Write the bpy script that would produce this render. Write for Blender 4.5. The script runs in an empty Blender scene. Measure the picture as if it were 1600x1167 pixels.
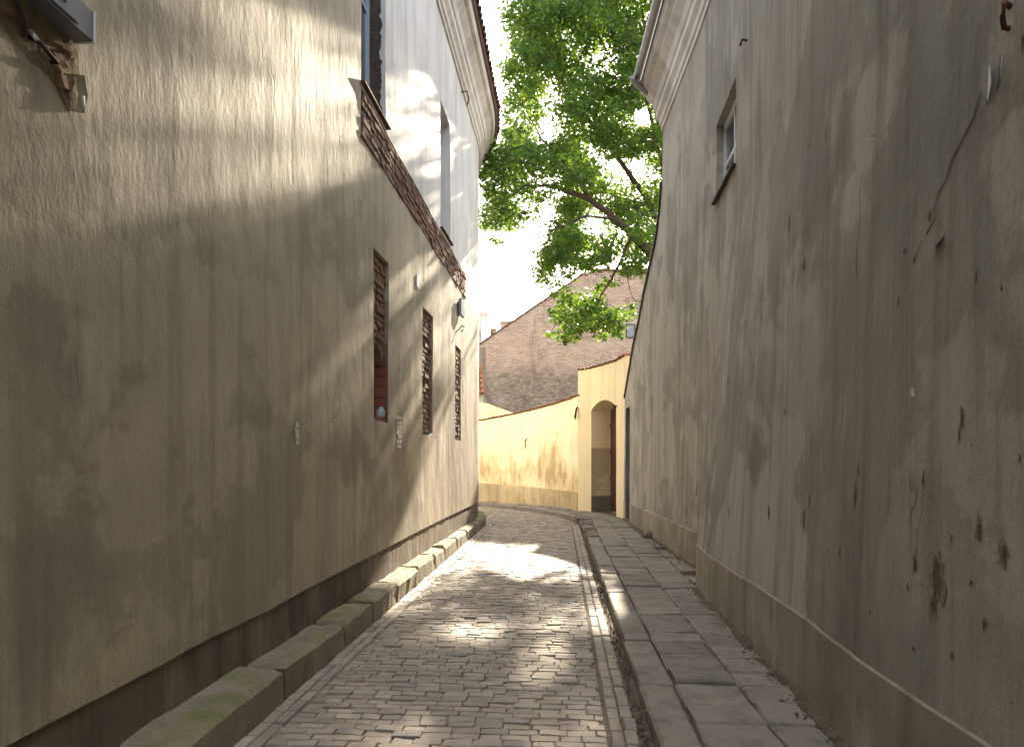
import bpy, bmesh, math, random
import numpy as np
from mathutils import Vector, Matrix, noise

random.seed(7)
R = math.radians
SC = bpy.context.scene
COL = SC.collection

# ------------------------------------------------------------------ camera, sky, sun, exposure
cam = bpy.data.cameras.new('camera')
cam.lens = 24.0; cam.sensor_width = 36.0; cam.shift_y = 0.0841
cam.clip_start = 0.05; cam.clip_end = 2000
camo = bpy.data.objects.new('camera', cam); COL.objects.link(camo)
camo.location = (0, 0, 1.6); camo.rotation_euler = (R(90), 0, 0)
SC.camera = camo

SUN_AZ, SUN_EL = R(10.9), R(26.2)
SUN_DIR = Vector((math.sin(SUN_AZ)*math.cos(SUN_EL), math.cos(SUN_AZ)*math.cos(SUN_EL), math.sin(SUN_EL)))

world = bpy.data.worlds.new('World'); SC.world = world; world.use_nodes = True
wn, wl = world.node_tree.nodes, world.node_tree.links
wn.clear()
w_out = wn.new('ShaderNodeOutputWorld'); w_bg = wn.new('ShaderNodeBackground')
w_sky = wn.new('ShaderNodeTexSky'); w_sky.sky_type = 'NISHITA'; w_sky.sun_disc = False
w_sky.sun_elevation = SUN_EL; w_sky.sun_rotation = SUN_AZ
w_sky.air_density = 1.0; w_sky.dust_density = 2.5; w_sky.ozone_density = 1.0
w_tc = wn.new('ShaderNodeTexCoord')
w_map = wn.new('ShaderNodeMapping'); w_map.inputs['Scale'].default_value = (2.2, 2.2, 6.0)
w_no = wn.new('ShaderNodeTexNoise'); w_no.inputs['Scale'].default_value = 1.6; w_no.inputs['Detail'].default_value = 7
w_rp = wn.new('ShaderNodeValToRGB')
w_rp.color_ramp.elements[0].position = .30; w_rp.color_ramp.elements[0].color = (0, 0, 0, 1)
w_rp.color_ramp.elements[1].position = .52; w_rp.color_ramp.elements[1].color = (1, 1, 1, 1)
w_no2 = wn.new('ShaderNodeTexNoise'); w_no2.inputs['Scale'].default_value = 3.4; w_no2.inputs['Detail'].default_value = 6
w_rp2 = wn.new('ShaderNodeValToRGB')
w_rp2.color_ramp.elements[0].position = .38; w_rp2.color_ramp.elements[0].color = (1.45, 1.48, 1.52, 1)
w_rp2.color_ramp.elements[1].position = .56; w_rp2.color_ramp.elements[1].color = (6.8, 6.6, 6.3, 1)
w_mix = wn.new('ShaderNodeMixRGB')
wl.new(w_tc.outputs['Generated'], w_map.inputs['Vector'])
wl.new(w_map.outputs[0], w_no.inputs['Vector']); wl.new(w_map.outputs[0], w_no2.inputs['Vector'])
wl.new(w_no.outputs['Fac'], w_rp.inputs[0]); wl.new(w_no2.outputs['Fac'], w_rp2.inputs[0])
w_k = wn.new('ShaderNodeMath'); w_k.operation = 'MULTIPLY'; w_k.inputs[1].default_value = .8
wl.new(w_rp.outputs[0], w_k.inputs[0]); wl.new(w_k.outputs[0], w_mix.inputs[0])
wl.new(w_sky.outputs[0], w_mix.inputs[1]); wl.new(w_rp2.outputs[0], w_mix.inputs[2])
# the sun itself, a small bright disc in the sky
w_dot = wn.new('ShaderNodeVectorMath'); w_dot.operation = 'DOT_PRODUCT'; w_dot.inputs[1].default_value = SUN_DIR
w_nrm = wn.new('ShaderNodeVectorMath'); w_nrm.operation = 'NORMALIZE'
wl.new(w_tc.outputs['Generated'], w_nrm.inputs[0]); wl.new(w_nrm.outputs[0], w_dot.inputs[0])
w_mr = wn.new('ShaderNodeMapRange'); w_mr.interpolation_type = 'SMOOTHSTEP'
w_mr.inputs['From Min'].default_value = math.cos(R(.55)); w_mr.inputs['From Max'].default_value = math.cos(R(.3))
w_mr.inputs['To Max'].default_value = 400.0
wl.new(w_dot.outputs['Value'], w_mr.inputs['Value'])
w_add = wn.new('ShaderNodeMixRGB'); w_add.blend_type = 'ADD'; w_add.inputs[0].default_value = 1
wl.new(w_mix.outputs[0], w_add.inputs[1]); wl.new(w_mr.outputs[0], w_add.inputs[2])
wl.new(w_add.outputs[0], w_bg.inputs['Color']); w_bg.inputs['Strength'].default_value = 0.13
wl.new(w_bg.outputs[0], w_out.inputs[0])

sun = bpy.data.lights.new('sun', 'SUN'); sun.energy = 5.0; sun.angle = R(0.8); sun.color = (1.0, .86, .66)
suno = bpy.data.objects.new('sun', sun); COL.objects.link(suno)
suno.rotation_euler = SUN_DIR.to_track_quat('Z', 'Y').to_euler(); suno.location = (8, 40, 30)

vs = SC.view_settings
vs.view_transform = 'Standard'; vs.look = 'None'; vs.gamma = 1; vs.use_curve_mapping = False
vs.exposure = 2.35
SC.render.engine = 'CYCLES'
SC.cycles.use_denoising = True
SC.cycles.max_bounces = 8; SC.cycles.diffuse_bounces = 5; SC.cycles.transmission_bounces = 4
SC.cycles.sample_clamp_indirect = 6

# ------------------------------------------------------------------ material helpers
class NT:
    def __init__(s, name):
        s.m = bpy.data.materials.new(name); s.m.use_nodes = True
        s.n = s.m.node_tree.nodes; s.l = s.m.node_tree.links
        s.b = s.n['Principled BSDF']; s.out = s.n['Material Output']
        s.geo = s.n.new('ShaderNodeNewGeometry')
        s.b.inputs['Specular IOR Level'].default_value = .25
    def pos(s, scale=(1, 1, 1), loc=(0, 0, 0)):
        m = s.n.new('ShaderNodeMapping'); m.inputs['Scale'].default_value = scale; m.inputs['Location'].default_value = loc
        s.l.new(s.geo.outputs['Position'], m.inputs['Vector']); return m.outputs[0]
    def noise(s, vec, scale, detail=5, rough=.55):
        t = s.n.new('ShaderNodeTexNoise'); t.inputs['Scale'].default_value = scale
        t.inputs['Detail'].default_value = detail; t.inputs['Roughness'].default_value = rough
        s.l.new(vec, t.inputs['Vector']); return t.outputs['Fac']
    def ramp(s, fac, a, b, ca=(0, 0, 0), cb=(1, 1, 1)):
        r = s.n.new('ShaderNodeValToRGB')
        r.color_ramp.elements[0].position = a; r.color_ramp.elements[0].color = (*ca, 1)
        r.color_ramp.elements[1].position = b; r.color_ramp.elements[1].color = (*cb, 1)
        s.l.new(fac, r.inputs[0]); return r.outputs[0]
    def mix(s, fac, a, b, mode='MIX'):
        m = s.n.new('ShaderNodeMixRGB'); m.blend_type = mode
        for i, v in ((0, fac), (1, a), (2, b)):
            if isinstance(v, (int, float)): m.inputs[i].default_value = v
            elif isinstance(v, tuple): m.inputs[i].default_value = (*v, 1)
            else: s.l.new(v, m.inputs[i])
        return m.outputs[0]
    def math(s, op, a, b=0.0):
        m = s.n.new('ShaderNodeMath'); m.operation = op
        for i, v in ((0, a), (1, b)):
            if isinstance(v, (int, float)): m.inputs[i].default_value = v
            else: s.l.new(v, m.inputs[i])
        return m.outputs[0]
    def bump(s, h, strength=.5, dist=.02, normal=None):
        b = s.n.new('ShaderNodeBump'); b.inputs['Strength'].default_value = strength; b.inputs['Distance'].default_value = dist
        s.l.new(h, b.inputs['Height'])
        if normal is not None: s.l.new(normal, b.inputs['Normal'])
        return b.outputs[0]
    def rnd(s):
        oi = s.n.new('ShaderNodeObjectInfo')
        a = s.math('ADD', oi.outputs['Random'], s.geo.outputs['Random Per Island'])
        return s.math('FRACT', a)
    def fin(s, col, rough=.85, normal=None):
        if isinstance(col, tuple): s.b.inputs['Base Color'].default_value = (*col, 1)
        else: s.l.new(col, s.b.inputs['Base Color'])
        if isinstance(rough, (int, float)): s.b.inputs['Roughness'].default_value = rough
        else: s.l.new(rough, s.b.inputs['Roughness'])
        if normal is not None: s.l.new(normal, s.b.inputs['Normal'])
        return s.m

def plaster(name, c1, c2, c3, dark, streak=.5, bump=.5, seed=0, flake=0.0, patch=.48, rough=.9, spec=.25, repair=.55):
    """lime plaster: cloudy tone patches, run-off streaks, trowel marks, a few flaked spots"""
    t = NT(name)
    L = (seed*3.1, seed*5.7, seed*1.3)
    big = t.noise(t.pos((.55, .55, .7), L), 1.0, 6, .6)
    col = t.mix(t.ramp(big, patch-.08, patch+.09), c1, c2)
    med = t.noise(t.pos((1.3, 1.3, .8), L), 1.4, 5, .6)
    col = t.mix(t.ramp(med, .52, .66), col, c3)
    rpn = t.noise(t.pos((.42, .42, .55), (L[0]+21, L[1], L[2]+3)), 1.0, 7, .58)
    col = t.mix(t.math('MULTIPLY', t.ramp(rpn, .515, .535), repair), col, tuple(min(.8, c*1.62) for c in c2))
    rp2 = t.noise(t.pos((.55, .55, .42), (L[0]-13, L[1], L[2]+8)), 1.0, 7, .6)
    col = t.mix(t.math('MULTIPLY', t.ramp(rp2, .56, .585), repair*.8), col, tuple(c*.62 for c in c1))
    st = t.noise(t.pos((5.5, 5.5, .35), L), 1.0, 5, .62)
    col = t.mix(t.math('MULTIPLY', t.ramp(st, .47, .68), streak), col, dark)
    st2 = t.noise(t.pos((17, 17, .8), L), 1.0, 3, .6)
    col = t.mix(t.math('MULTIPLY', t.ramp(st2, .55, .75), streak*.6), col, dark)
    fi = t.noise(t.pos((1, 1, 1), L), 55, 4, .7)
    col = t.mix(t.math('MULTIPLY', t.ramp(fi, .35, .75), .22), col, dark)
    tr = t.noise(t.pos((3.6, 3.6, 1.7), L), 1.0, 6, .62)
    wr = t.noise(t.pos((13, 13, 3.2), L), 1.0, 5, .65)
    wm = t.ramp(t.noise(t.pos((.7, .7, .6), (L[0]+4, L[1], L[2])), 1.0, 3), .38, .62)
    gr = t.noise(t.pos((1, 1, .85), L), 95, 4, .65)
    h = t.math('ADD', t.math('MULTIPLY', tr, 1.15), t.math('MULTIPLY', gr, .13))
    h = t.math('ADD', h, t.math('MULTIPLY', t.math('MULTIPLY', wr, wm), .33))
    h = t.math('ADD', h, t.math('MULTIPLY', t.noise(t.pos((30, 30, 22), L), 1.0, 4, .6), .10))
    t.b.inputs['Specular IOR Level'].default_value = spec
    cn = t.noise(t.pos((.9, .9, .55), (L[0]+31, L[1], L[2])), 1.0, 4, .5)
    cl = t.ramp(t.math('ABSOLUTE', t.math('SUBTRACT', cn, .5)), .0015, .0045, (1, 1, 1), (0, 0, 0))
    cm = t.ramp(t.noise(t.pos((.8, .8, .8), (L[0]+3, L[1]+9, L[2])), 1.0, 3), .57, .66)
    crk = t.math('MULTIPLY', cl, cm)
    col = t.mix(t.math('MULTIPLY', crk, .4), col, tuple(.4*c for c in dark))
    h = t.math('SUBTRACT', h, t.math('MULTIPLY', crk, .25))
    if flake:
        fl = t.noise(t.pos((4.2, 4.2, 2.6), (L[0]+9, L[1], L[2])), 1.6, 6, .7)
        fm = t.ramp(fl, .715, .735)
        col = t.mix(t.math('MULTIPLY', fm, flake), col, tuple(.35*c for c in dark))
        h = t.math('SUBTRACT', h, t.math('MULTIPLY', fm, .5))
    return t.fin(col, rough, t.bump(h, bump, .03))

def simple(name, col, rough=.8, var=.15, scale=8, bump=.2, metal=0.0):
    t = NT(name)
    n = t.noise(t.pos(), scale, 5, .6)
    c = t.mix(t.ramp(n, .3, .7), tuple(x*(1-var) for x in col), tuple(min(1, x*(1+var)) for x in col))
    t.b.inputs['Metallic'].default_value = metal
    return t.fin(c, rough, t.bump(t.noise(t.pos(), scale*6, 4), bump, .004))

def pieces(name, cols, rough=.85, bump=.4, grain=60, dirt=(.05, .045, .04), dirtamt=.5, spec=.25):
    """a material for bricks / pavers / slabs: each piece takes its own tone"""
    t = NT(name)
    r = t.n.new('ShaderNodeValToRGB'); e = r.color_ramp.elements
    e[0].position = 0; e[0].color = (*cols[0], 1); e[1].position = 1; e[1].color = (*cols[-1], 1)
    for i, c in enumerate(cols[1:-1]):
        k = e.new((i+1)/(len(cols)-1)); k.color = (*c, 1)
    t.l.new(t.rnd(), r.inputs[0])
    n1 = t.noise(t.pos(), 6, 5, .65)
    n2 = t.noise(t.pos(), grain, 3, .6)
    c = t.mix(t.math('MULTIPLY', t.ramp(n1, .45, .72), dirtamt), r.outputs[0], dirt)
    c = t.mix(t.math('MULTIPLY', t.ramp(n2, .4, .7), .25), c, dirt)
    t.b.inputs['Specular IOR Level'].default_value = spec
    h = t.math('ADD', t.math('MULTIPLY', n2, .4), t.noise(t.pos(), 18, 4))
    return t.fin(c, rough, t.bump(h, bump, .008))

M = {}
M['plaster_left'] = plaster('plaster_left', (.41, .362, .268), (.295, .26, .195), (.49, .44, .325), (.165, .14, .10), .42, .5, 1, .0, .48, .72, .3, .65)
M['plaster_white'] = plaster('plaster_white', (.66, .65, .63), (.58, .58, .58), (.70, .69, .67), (.34, .32, .30), .5, .45, 2, 0, .48, .8, .25, .2)
M['plinth_left'] = plaster('plinth_left', (.21, .17, .13), (.14, .115, .09), (.27, .23, .18), (.06, .05, .04), .6, .45, 3, .3)
M['plaster_right'] = plaster('plaster_right', (.42, .40, .352), (.31, .296, .262), (.50, .48, .43), (.145, .132, .11), .52, .7, 4, .45, .5, .9, .25, .75)
M['plinth_right'] = plaster('plinth_right', (.36, .33, .27), (.29, .265, .22), (.42, .39, .325), (.155, .135, .105), .5, .5, 5, .5)
M['cornice'] = plaster('cornice_paint', (.66, .63, .58), (.58, .56, .52), (.70, .67, .63), (.33, .29, .25), .35, .25, 6, 0)
M['jamb_tan'] = plaster('jamb_tan', (.52, .42, .29), (.48, .385, .265), (.55, .45, .31), (.32, .26, .18), .3, .3, 7)
M['jamb_grey'] = plaster('jamb_grey', (.22, .19, .155), (.18, .16, .13), (.24, .21, .17), (.08, .07, .06), .3, .3, 8)
M['grey_paint'] = plaster('grey_paint', (.20, .19, .18), (.17, .16, .155), (.22, .21, .20), (.1, .1, .1), .3, .2, 9)

def yellow_mat(name, seed, stain):
    t = NT(name)
    big = t.noise(t.pos((.6, .6, .6), (seed, 0, 0)), 1.0, 5)
    col = t.mix(t.ramp(big, .35, .65), (.82, .68, .42), (.86, .745, .51))
    st = t.noise(t.pos((7, 7, .6), (seed, 2, 0)), 1.0, 4)
    col = t.mix(t.math('MULTIPLY', t.ramp(st, .5, .75), .35), col, (.52, .38, .18))
    if stain:   # patches where the wash has come away, in ragged upright tongues
        sp = t.n.new('ShaderNodeSeparateXYZ'); t.l.new(t.geo.outputs['Position'], sp.inputs[0])
        zz = sp.outputs['Z']
        n = t.noise(t.pos((2.4, 2.4, 1.0), (seed, 5, 1)), 1.0, 8, .72)
        n3 = t.noise(t.pos((.9, .9, .7), (seed, 7, 1)), 1.0, 3, .5)
        band = t.math('SUBTRACT', 1.0, t.math('ABSOLUTE', t.math('DIVIDE', t.math('SUBTRACT', zz, 1.15), .85)))
        k = t.math('ADD', t.math('MULTIPLY', t.math('ADD', n, t.math('MULTIPLY', n3, .9)), .72), t.math('MULTIPLY', band, .10))
        col = t.mix(t.math('MULTIPLY', t.ramp(k, .70, .76), .65), col, (.60, .44, .23))
        col = t.mix(t.math('MULTIPLY', t.ramp(k, .80, .815), .6), col, (.38, .26, .13))
    fi = t.noise(t.pos(), 45, 4, .7)
    h = t.math('ADD', t.noise(t.pos((6, 6, 3)), 1.0, 4), t.math('MULTIPLY', fi, .15))
    return t.fin(col, .9, t.bump(h, .45, .02))
M['yellow'] = yellow_mat('yellow_wash', 0, True)
M['yellow_plain'] = yellow_mat('yellow_wash_plain', 4, False)
M['yellow_plinth'] = plaster('yellow_plinth', (.55, .43, .24), (.46, .36, .21), (.60, .48, .28), (.26, .20, .13), .5, .5, 11, .5)

M['brick'] = pieces('old_brick', [(.15, .065, .048), (.21, .095, .068), (.19, .12, .09), (.25, .145, .10), (.11, .06, .05), (.24, .18, .135)], .9, .8, 45, (.20, .16, .13), .55)
M['brick_red'] = pieces('red_brick', [(.20, .065, .045), (.24, .085, .06), (.17, .055, .042)], .9, .5, 45, (.12, .07, .05), .4)
M['mortar'] = simple('lime_mortar', (.21, .165, .13), .95, .3, 12, .8)
M['paver'] = pieces('clinker_paver', [(.38, .335, .275), (.29, .265, .235), (.45, .395, .32), (.32, .27, .235), (.42, .36, .285), (.26, .238, .215), (.36, .30, .245)], .74, .5, 70, (.13, .11, .095), .4, .45)
M['joint'] = simple('joint_sand', (.15, .13, .105), .95, .3, 15, .8)
M['slab'] = pieces('granite_slab', [(.27, .243, .21), (.31, .282, .245), (.235, .213, .187), (.34, .305, .26)], .8, .75, 110, (.10, .088, .075), .65, .25)
M['dirt'] = simple('dirt', (.12, .095, .07), .97, .4, 10, 1.0)
M['ground'] = simple('ground_soil', (.14, .11, .08), .97, .3, 1.5, .8)
M['zinc'] = simple('zinc_sheet', (.30, .30, .31), .45, .2, 6, .15, .7)
M['dark_metal'] = simple('dark_iron', (.06, .052, .048), .6, .3, 14, .3, .5)
M['rust'] = simple('rusty_iron', (.12, .065, .04), .8, .35, 20, .5, .2)
M['grey_metal'] = simple('grey_enamel', (.20, .21, .25), .4, .1, 10, .1, .2)
M['white_paint'] = simple('white_paint', (.72, .74, .78), .5, .06, 14, .15)
M['blue_paint'] = simple('bluish_paint', (.40, .47, .58), .5, .08, 12, .15)
M['tile'] = pieces('clay_tile', [(.28, .10, .055), (.36, .15, .08), (.22, .085, .05), (.32, .17, .10)], .85, .5, 40, (.13, .09, .06), .5)
M['tile_old'] = pieces('weathered_tile', [(.14, .095, .085), (.19, .12, .10), (.11, .085, .08)], .85, .5, 40, (.08, .065, .06), .5)
M['bark'] = simple('bark', (.075, .055, .042), .95, .35, 9, 1.0)
M['paper'] = simple('torn_paper', (.62, .60, .55), .9, .2, 25, .4)
M['stone'] = pieces('field_stone', [(.22, .19, .16), (.28, .24, .20), (.17, .15, .14)], .9, .7, 40, (.10, .08, .06), .4)
M['rubble'] = pieces('rubble_core', [(.24, .16, .11), (.30, .24, .17), (.20, .13, .10), (.34, .28, .2)], .95, .9, 40, (.12, .09, .06), .5)
M['wood'] = None

def kerb_mat():
    t = NT('mossy_kerb_stone')
    n = t.noise(t.pos(), 4, 6, .65)
    c = t.mix(t.ramp(n, .35, .65), (.20, .18, .14), (.29, .26, .20))
    c = t.mix(t.math('MULTIPLY', t.math('ADD', t.rnd(), 0.0), .25), c, (.36, .31, .23))
    sp = t.n.new('ShaderNodeSeparateXYZ'); t.l.new(t.geo.outputs['Normal'], sp.inputs[0])
    mo = t.math('MULTIPLY', t.ramp(t.noise(t.pos((1.6, 1.6, 1.6)), 1.2, 6, .7), .46, .62), t.math('MULTIPLY', t.ramp(sp.outputs['Z'], .1, .9), .8))
    c = t.mix(mo, c, (.16, .17, .045))
    n2 = t.noise(t.pos(), 60, 3)
    c = t.mix(t.math('MULTIPLY', t.ramp(n2, .5, .75), .4), c, (.09, .08, .065))
    h = t.math('ADD', t.noise(t.pos(), 14, 5, .7), t.math('MULTIPLY', n2, .2))
    return t.fin(c, .9, t.bump(h, .6, .015))
M['kerb'] = kerb_mat()

def wood_mat():
    t = NT('brown_door_wood')
    n = t.noise(t.pos((20, 20, 1.2)), 1.0, 5)
    c = t.mix(t.ramp(n, .3, .7), (.10, .045, .026), (.17, .08, .045))
    return t.fin(c, .55, t.bump(n, .3, .006))
M['wood'] = wood_mat()

def glass_mat():
    t = NT('window_glass')
    t.b.inputs['Specular IOR Level'].default_value = .9
    return t.fin(t.mix(t.noise(t.pos(), 1.2, 2), (.05, .06, .075), (.09, .105, .13)), .06)
M['glass'] = glass_mat()

def bottle_mat():
    t = NT('pale_blue_glass'); t.b.inputs['Transmission Weight'].default_value = .6
    return t.fin((.55, .62, .68), .1)
M['bottle'] = bottle_mat()

def gable_mat():
    t = NT('far_brickwork')
    sp = t.n.new('ShaderNodeSeparateXYZ'); t.l.new(t.geo.outputs['Position'], sp.inputs[0])
    cb = t.n.new('ShaderNodeCombineXYZ'); dn = t.noise(t.pos((1.3, 1.3, 1.3)), 1.0, 4, .6); dn2 = t.noise(t.pos((6, 6, 6)), 1.0, 3, .6)
    dz = t.math('ADD', t.math('MULTIPLY', dn, .16), t.math('MULTIPLY', dn2, .03))
    t.l.new(sp.outputs['X'], cb.inputs['X']); t.l.new(t.math('ADD', sp.outputs['Z'], dz), cb.inputs['Y'])
    br = t.n.new('ShaderNodeTexBrick'); t.l.new(cb.outputs[0], br.inputs['Vector'])
    br.inputs['Scale'].default_value = 1.0; br.inputs['Brick Width'].default_value = .29; br.inputs['Row Height'].default_value = .092
    br.inputs['Mortar Size'].default_value = .018; br.inputs['Mortar Smooth'].default_value = .3; br.inputs['Bias'].default_value = -.1
    br.inputs['Color1'].default_value = (.33, .20, .14, 1); br.inputs['Color2'].default_value = (.50, .36, .27, 1)
    br.inputs['Mortar'].default_value = (.50, .44, .39, 1)
    # older, greyer courses in the lower half and patches of lime
    zl = t.math('ADD', sp.outputs['Z'], t.math('MULTIPLY', t.noise(t.pos((.5, .5, .5)), 1.0, 5, .65), 3.5))
    old = t.ramp(t.math('DIVIDE', zl, 10.0), .78, .86, (1, 1, 1), (0, 0, 0))
    n = t.noise(t.pos((3.4, 3.4, 9)), 1.0, 6, .75)
    c = t.mix(t.math('MULTIPLY', old, .75), br.outputs['Color'], t.mix(t.ramp(n, .40, .60), (.15, .11, .09), (.44, .37, .30)))
    c = t.mix(t.math('MULTIPLY', br.outputs['Fac'], .6), c, t.mix(old, (.52, .46, .41), (.16, .13, .11)))
    lime = t.ramp(t.noise(t.pos((.8, .8, .9), (3, 0, 2)), 1.0, 8, .75), .54, .68)
    c = t.mix(t.math('MULTIPLY', lime, .75), c, (.48, .42, .36))
    soot = t.ramp(t.noise(t.pos((1.1, 1.1, .7), (8, 0, 5)), 1.0, 8, .75), .52, .68)
    c = t.mix(t.math('MULTIPLY', soot, .75), c, (.15, .115, .095))
    h = t.math('SUBTRACT', t.math('MULTIPLY', n, .8), br.outputs['Fac'])
    return t.fin(c, .95, t.bump(h, .8, .03))
M['gable'] = gable_mat()

def leaf_mat():
    t = NT('maple_leaf')
    r = t.geo.outputs['Random Per Island']
    ramp = t.n.new('ShaderNodeValToRGB'); e = ramp.color_ramp.elements
    e[0].position = 0; e[0].color = (.028, .075, .020, 1); e[1].position = 1; e[1].color = (.095, .155, .026, 1)
    k = e.new(.55); k.color = (.048, .108, .022, 1)
    t.l.new(r, ramp.inputs[0])
    d = t.b; t.l.new(ramp.outputs[0], d.inputs['Base Color']); d.inputs['Roughness'].default_value = .45
    d.inputs['Specular IOR Level'].default_value = .3
    tl = t.n.new('ShaderNodeBsdfTranslucent')
    ramp2 = t.n.new('ShaderNodeValToRGB'); e = ramp2.color_ramp.elements
    e[0].color = (.09, .22, .02, 1); e[1].color = (.32, .46, .04, 1); t.l.new(r, ramp2.inputs[0])
    t.l.new(ramp2.outputs[0], tl.inputs['Color'])
    mx = t.n.new('ShaderNodeMixShader'); mx.inputs[0].default_value = .45
    t.l.new(d.outputs[0], mx.inputs[1]); t.l.new(tl.outputs[0], mx.inputs[2]); t.l.new(mx.outputs[0], t.out.inputs[0])
    return t.m
M['leaf'] = leaf_mat()
M['dry_leaf'] = pieces('dry_leaf', [(.20, .12, .05), (.28, .17, .07), (.12, .08, .04), (.16, .15, .05)], .9, .3, 40)
M['weed'] = simple('weed_green', (.06, .10, .025), .8, .4, 20, .1)

# ------------------------------------------------------------------ object helpers
W = {}
def mesh(name, v, f, mats, idx=None, smooth=False):
    me = bpy.data.meshes.new(name); me.from_pydata([tuple(p) for p in v], [], f)
    for m in (mats if isinstance(mats, (list, tuple)) else [mats]): me.materials.append(M[m])
    if idx is not None: me.polygons.foreach_set('material_index', idx)
    if smooth: me.polygons.foreach_set('use_smooth', [True]*len(me.polygons))
    me.update(); return me
def put(name, me, parent=None, loc=(0, 0, 0), rot=(0, 0, 0)):
    o = bpy.data.objects.new(name, me); COL.objects.link(o)
    l = Vector(loc); W[o.name] = l.copy()
    if parent is not None:
        o.parent = parent; l = l - W[parent.name]
    o.location = l; o.rotation_euler = rot
    return o
def thing(name, label, cat, loc=(0, 0, 0), group=None):
    o = bpy.data.objects.new(name, None); COL.objects.link(o); o.empty_display_size = .2
    o.location = loc; W[o.name] = Vector(loc)
    return tag(o, label, cat, group)
def tag(o, label, cat, group=None):
    o['label'] = label; o['category'] = cat
    if group: o['group'] = group
    return o
def struct(o, kind='structure', label=None):
    o['kind'] = kind
    if label: o['label'] = label
    return o

def block(name, lx, ly, lz, ch, mat, jit=0.0, smooth=False):
    """stone / brick: origin at the middle of its underside, upper edges chamfered, corners uneven"""
    j = lambda: random.uniform(-jit, jit)
    v = []
    for (z, ins) in ((0, 0), (lz-ch, 0), (lz, ch)):
        for sx, sy in ((-1, -1), (1, -1), (1, 1), (-1, 1)):
            v.append((sx*(lx/2-ins)+j(), sy*(ly/2-ins)+j(), z+(j() if z else 0)))
    f = []
    for r in (0, 4):
        for i in range(4): f.append((r+i, r+(i+1) % 4, r+4+(i+1) % 4, r+4+i))
    f.append((8, 9, 10, 11)); f.append((3, 2, 1, 0))
    return mesh(name, v, f, mat, smooth=smooth)

def boxes(name, bl, mat):
    """several axis boxes (x0,x1,y0,y1,z0,z1) of one part"""
    v, f = [], []
    for x0, x1, y0, y1, z0, z1 in bl:
        b = len(v)
        v += [(x0, y0, z0), (x1, y0, z0), (x1, y1, z0), (x0, y1, z0), (x0, y0, z1), (x1, y0, z1), (x1, y1, z1), (x0, y1, z1)]
        f += [tuple(b+i for i in q) for q in ((0, 3, 2, 1), (4, 5, 6, 7), (0, 1, 5, 4), (1, 2, 6, 5), (2, 3, 7, 6), (3, 0, 4, 7))]
    return mesh(name, v, f, mat)

def tube(name, pts, rad, mat, n=7):
    pts = [Vector(p) for p in pts]; v, f = [], []
    rad = rad if isinstance(rad, (list, tuple)) else [rad]*len(pts)
    for i, p in enumerate(pts):
        t = (pts[min(i+1, len(pts)-1)]-pts[max(i-1, 0)]).normalized()
        a = t.cross(Vector((.13, .21, 1))).normalized()
        if a.length < .1: a = t.cross(Vector((1, 0, 0))).normalized()
        b = t.cross(a)
        for k in range(n):
            q = 2*math.pi*k/n; v.append(p+(a*math.cos(q)+b*math.sin(q))*rad[i])
    for i in range(len(pts)-1):
        for k in range(n): f.append((i*n+k, i*n+(k+1) % n, (i+1)*n+(k+1) % n, (i+1)*n+k))
    f.append(tuple(range(n))[::-1]); f.append(tuple((len(pts)-1)*n+k for k in range(n)))
    return mesh(name, v, f, mat, smooth=True)

def frange(a, b, step):
    n = max(1, int(round((b-a)/step))); return [a+(b-a)*i/n for i in range(n+1)]
def merged(*ls):
    o = sorted(x for l in ls for x in l); r = [o[0]]
    for x in o[1:]:
        if x-r[-1] > .012: r.append(x)
    return r
def sst(a, b, t):
    t = min(1, max(0, (t-a)/(b-a))); return t*t*(3-2*t)

# ------------------------------------------------------------------ plan curves
LA = math.atan(.082); LR = 7.0
def left_frame(s):
    if s <= 16: return Vector((-2.15+.082*s, s)), LA
    th0 = LA; n0 = Vector((math.cos(th0), -math.sin(th0))); c = Vector((-2.15+.082*16, 16))-n0*LR
    ph = min((s-16)/LR, R(95)); th = th0-ph
    p = c+Vector((math.cos(th), -math.sin(th)))*LR
    ex = (s-16)-ph*LR
    if ex > 0: p = p+Vector((math.sin(th), math.cos(th)))*ex
    return p, th
def wob(a, b, k=1.0):
    return (noise.noise(Vector((a*.8, b*.45, 3.3)))*.016+noise.noise(Vector((a*2.9, b*1.4, 7.7)))*.006+noise.noise(Vector((a*7, b*3.0, 1.7)))*.002)*k
def LS(s, z, off=0.0):
    p, th = left_frame(s); d = off+wob(s, z)
    return Vector((p.x+math.cos(th)*d, p.y-math.sin(th)*d, z))
def l_line(s): return .48+.0095*s+noise.noise(Vector((s*1.1, 2, 0)))*.014+noise.noise(Vector((s*4, 5, 0)))*.006

def xr(y, z):
    n = 1.468+.0864*y; f = 2.22+.037*y
    w = min(1, max(0, (z-.6)/3.6))
    b = (1.0 if y > 8 else 0.0)*(1-w)+sst(2.5, 10.0, y)*w
    return n+(f-n)*b+.008*z
def RS(y, z, off=0.0):
    return Vector((xr(y, z)-off-wob(y+40, z, 2.1), y, z))
def r_line(y): return .60-.006*max(0, y-8)+noise.noise(Vector((y*1.3, 9, 0)))*.014+noise.noise(Vector((y*5, 3, 0)))*.006

RA = math.atan(.0712); RR = 8.0
def road(s, t, z=0.0):
    if s <= 16.3: p = Vector((-.70+.0712*s, s)); th = RA
    else:
        n0 = Vector((math.cos(RA), -math.sin(RA))); c = Vector((-.70+.0712*16.3, 16.3))-n0*RR
        th = RA-(s-16.3)/RR; p = c+Vector((math.cos(th), -math.sin(th)))*RR
    return Vector((p.x+math.cos(th)*t, p.y-math.sin(th)*t, z)), th

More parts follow.
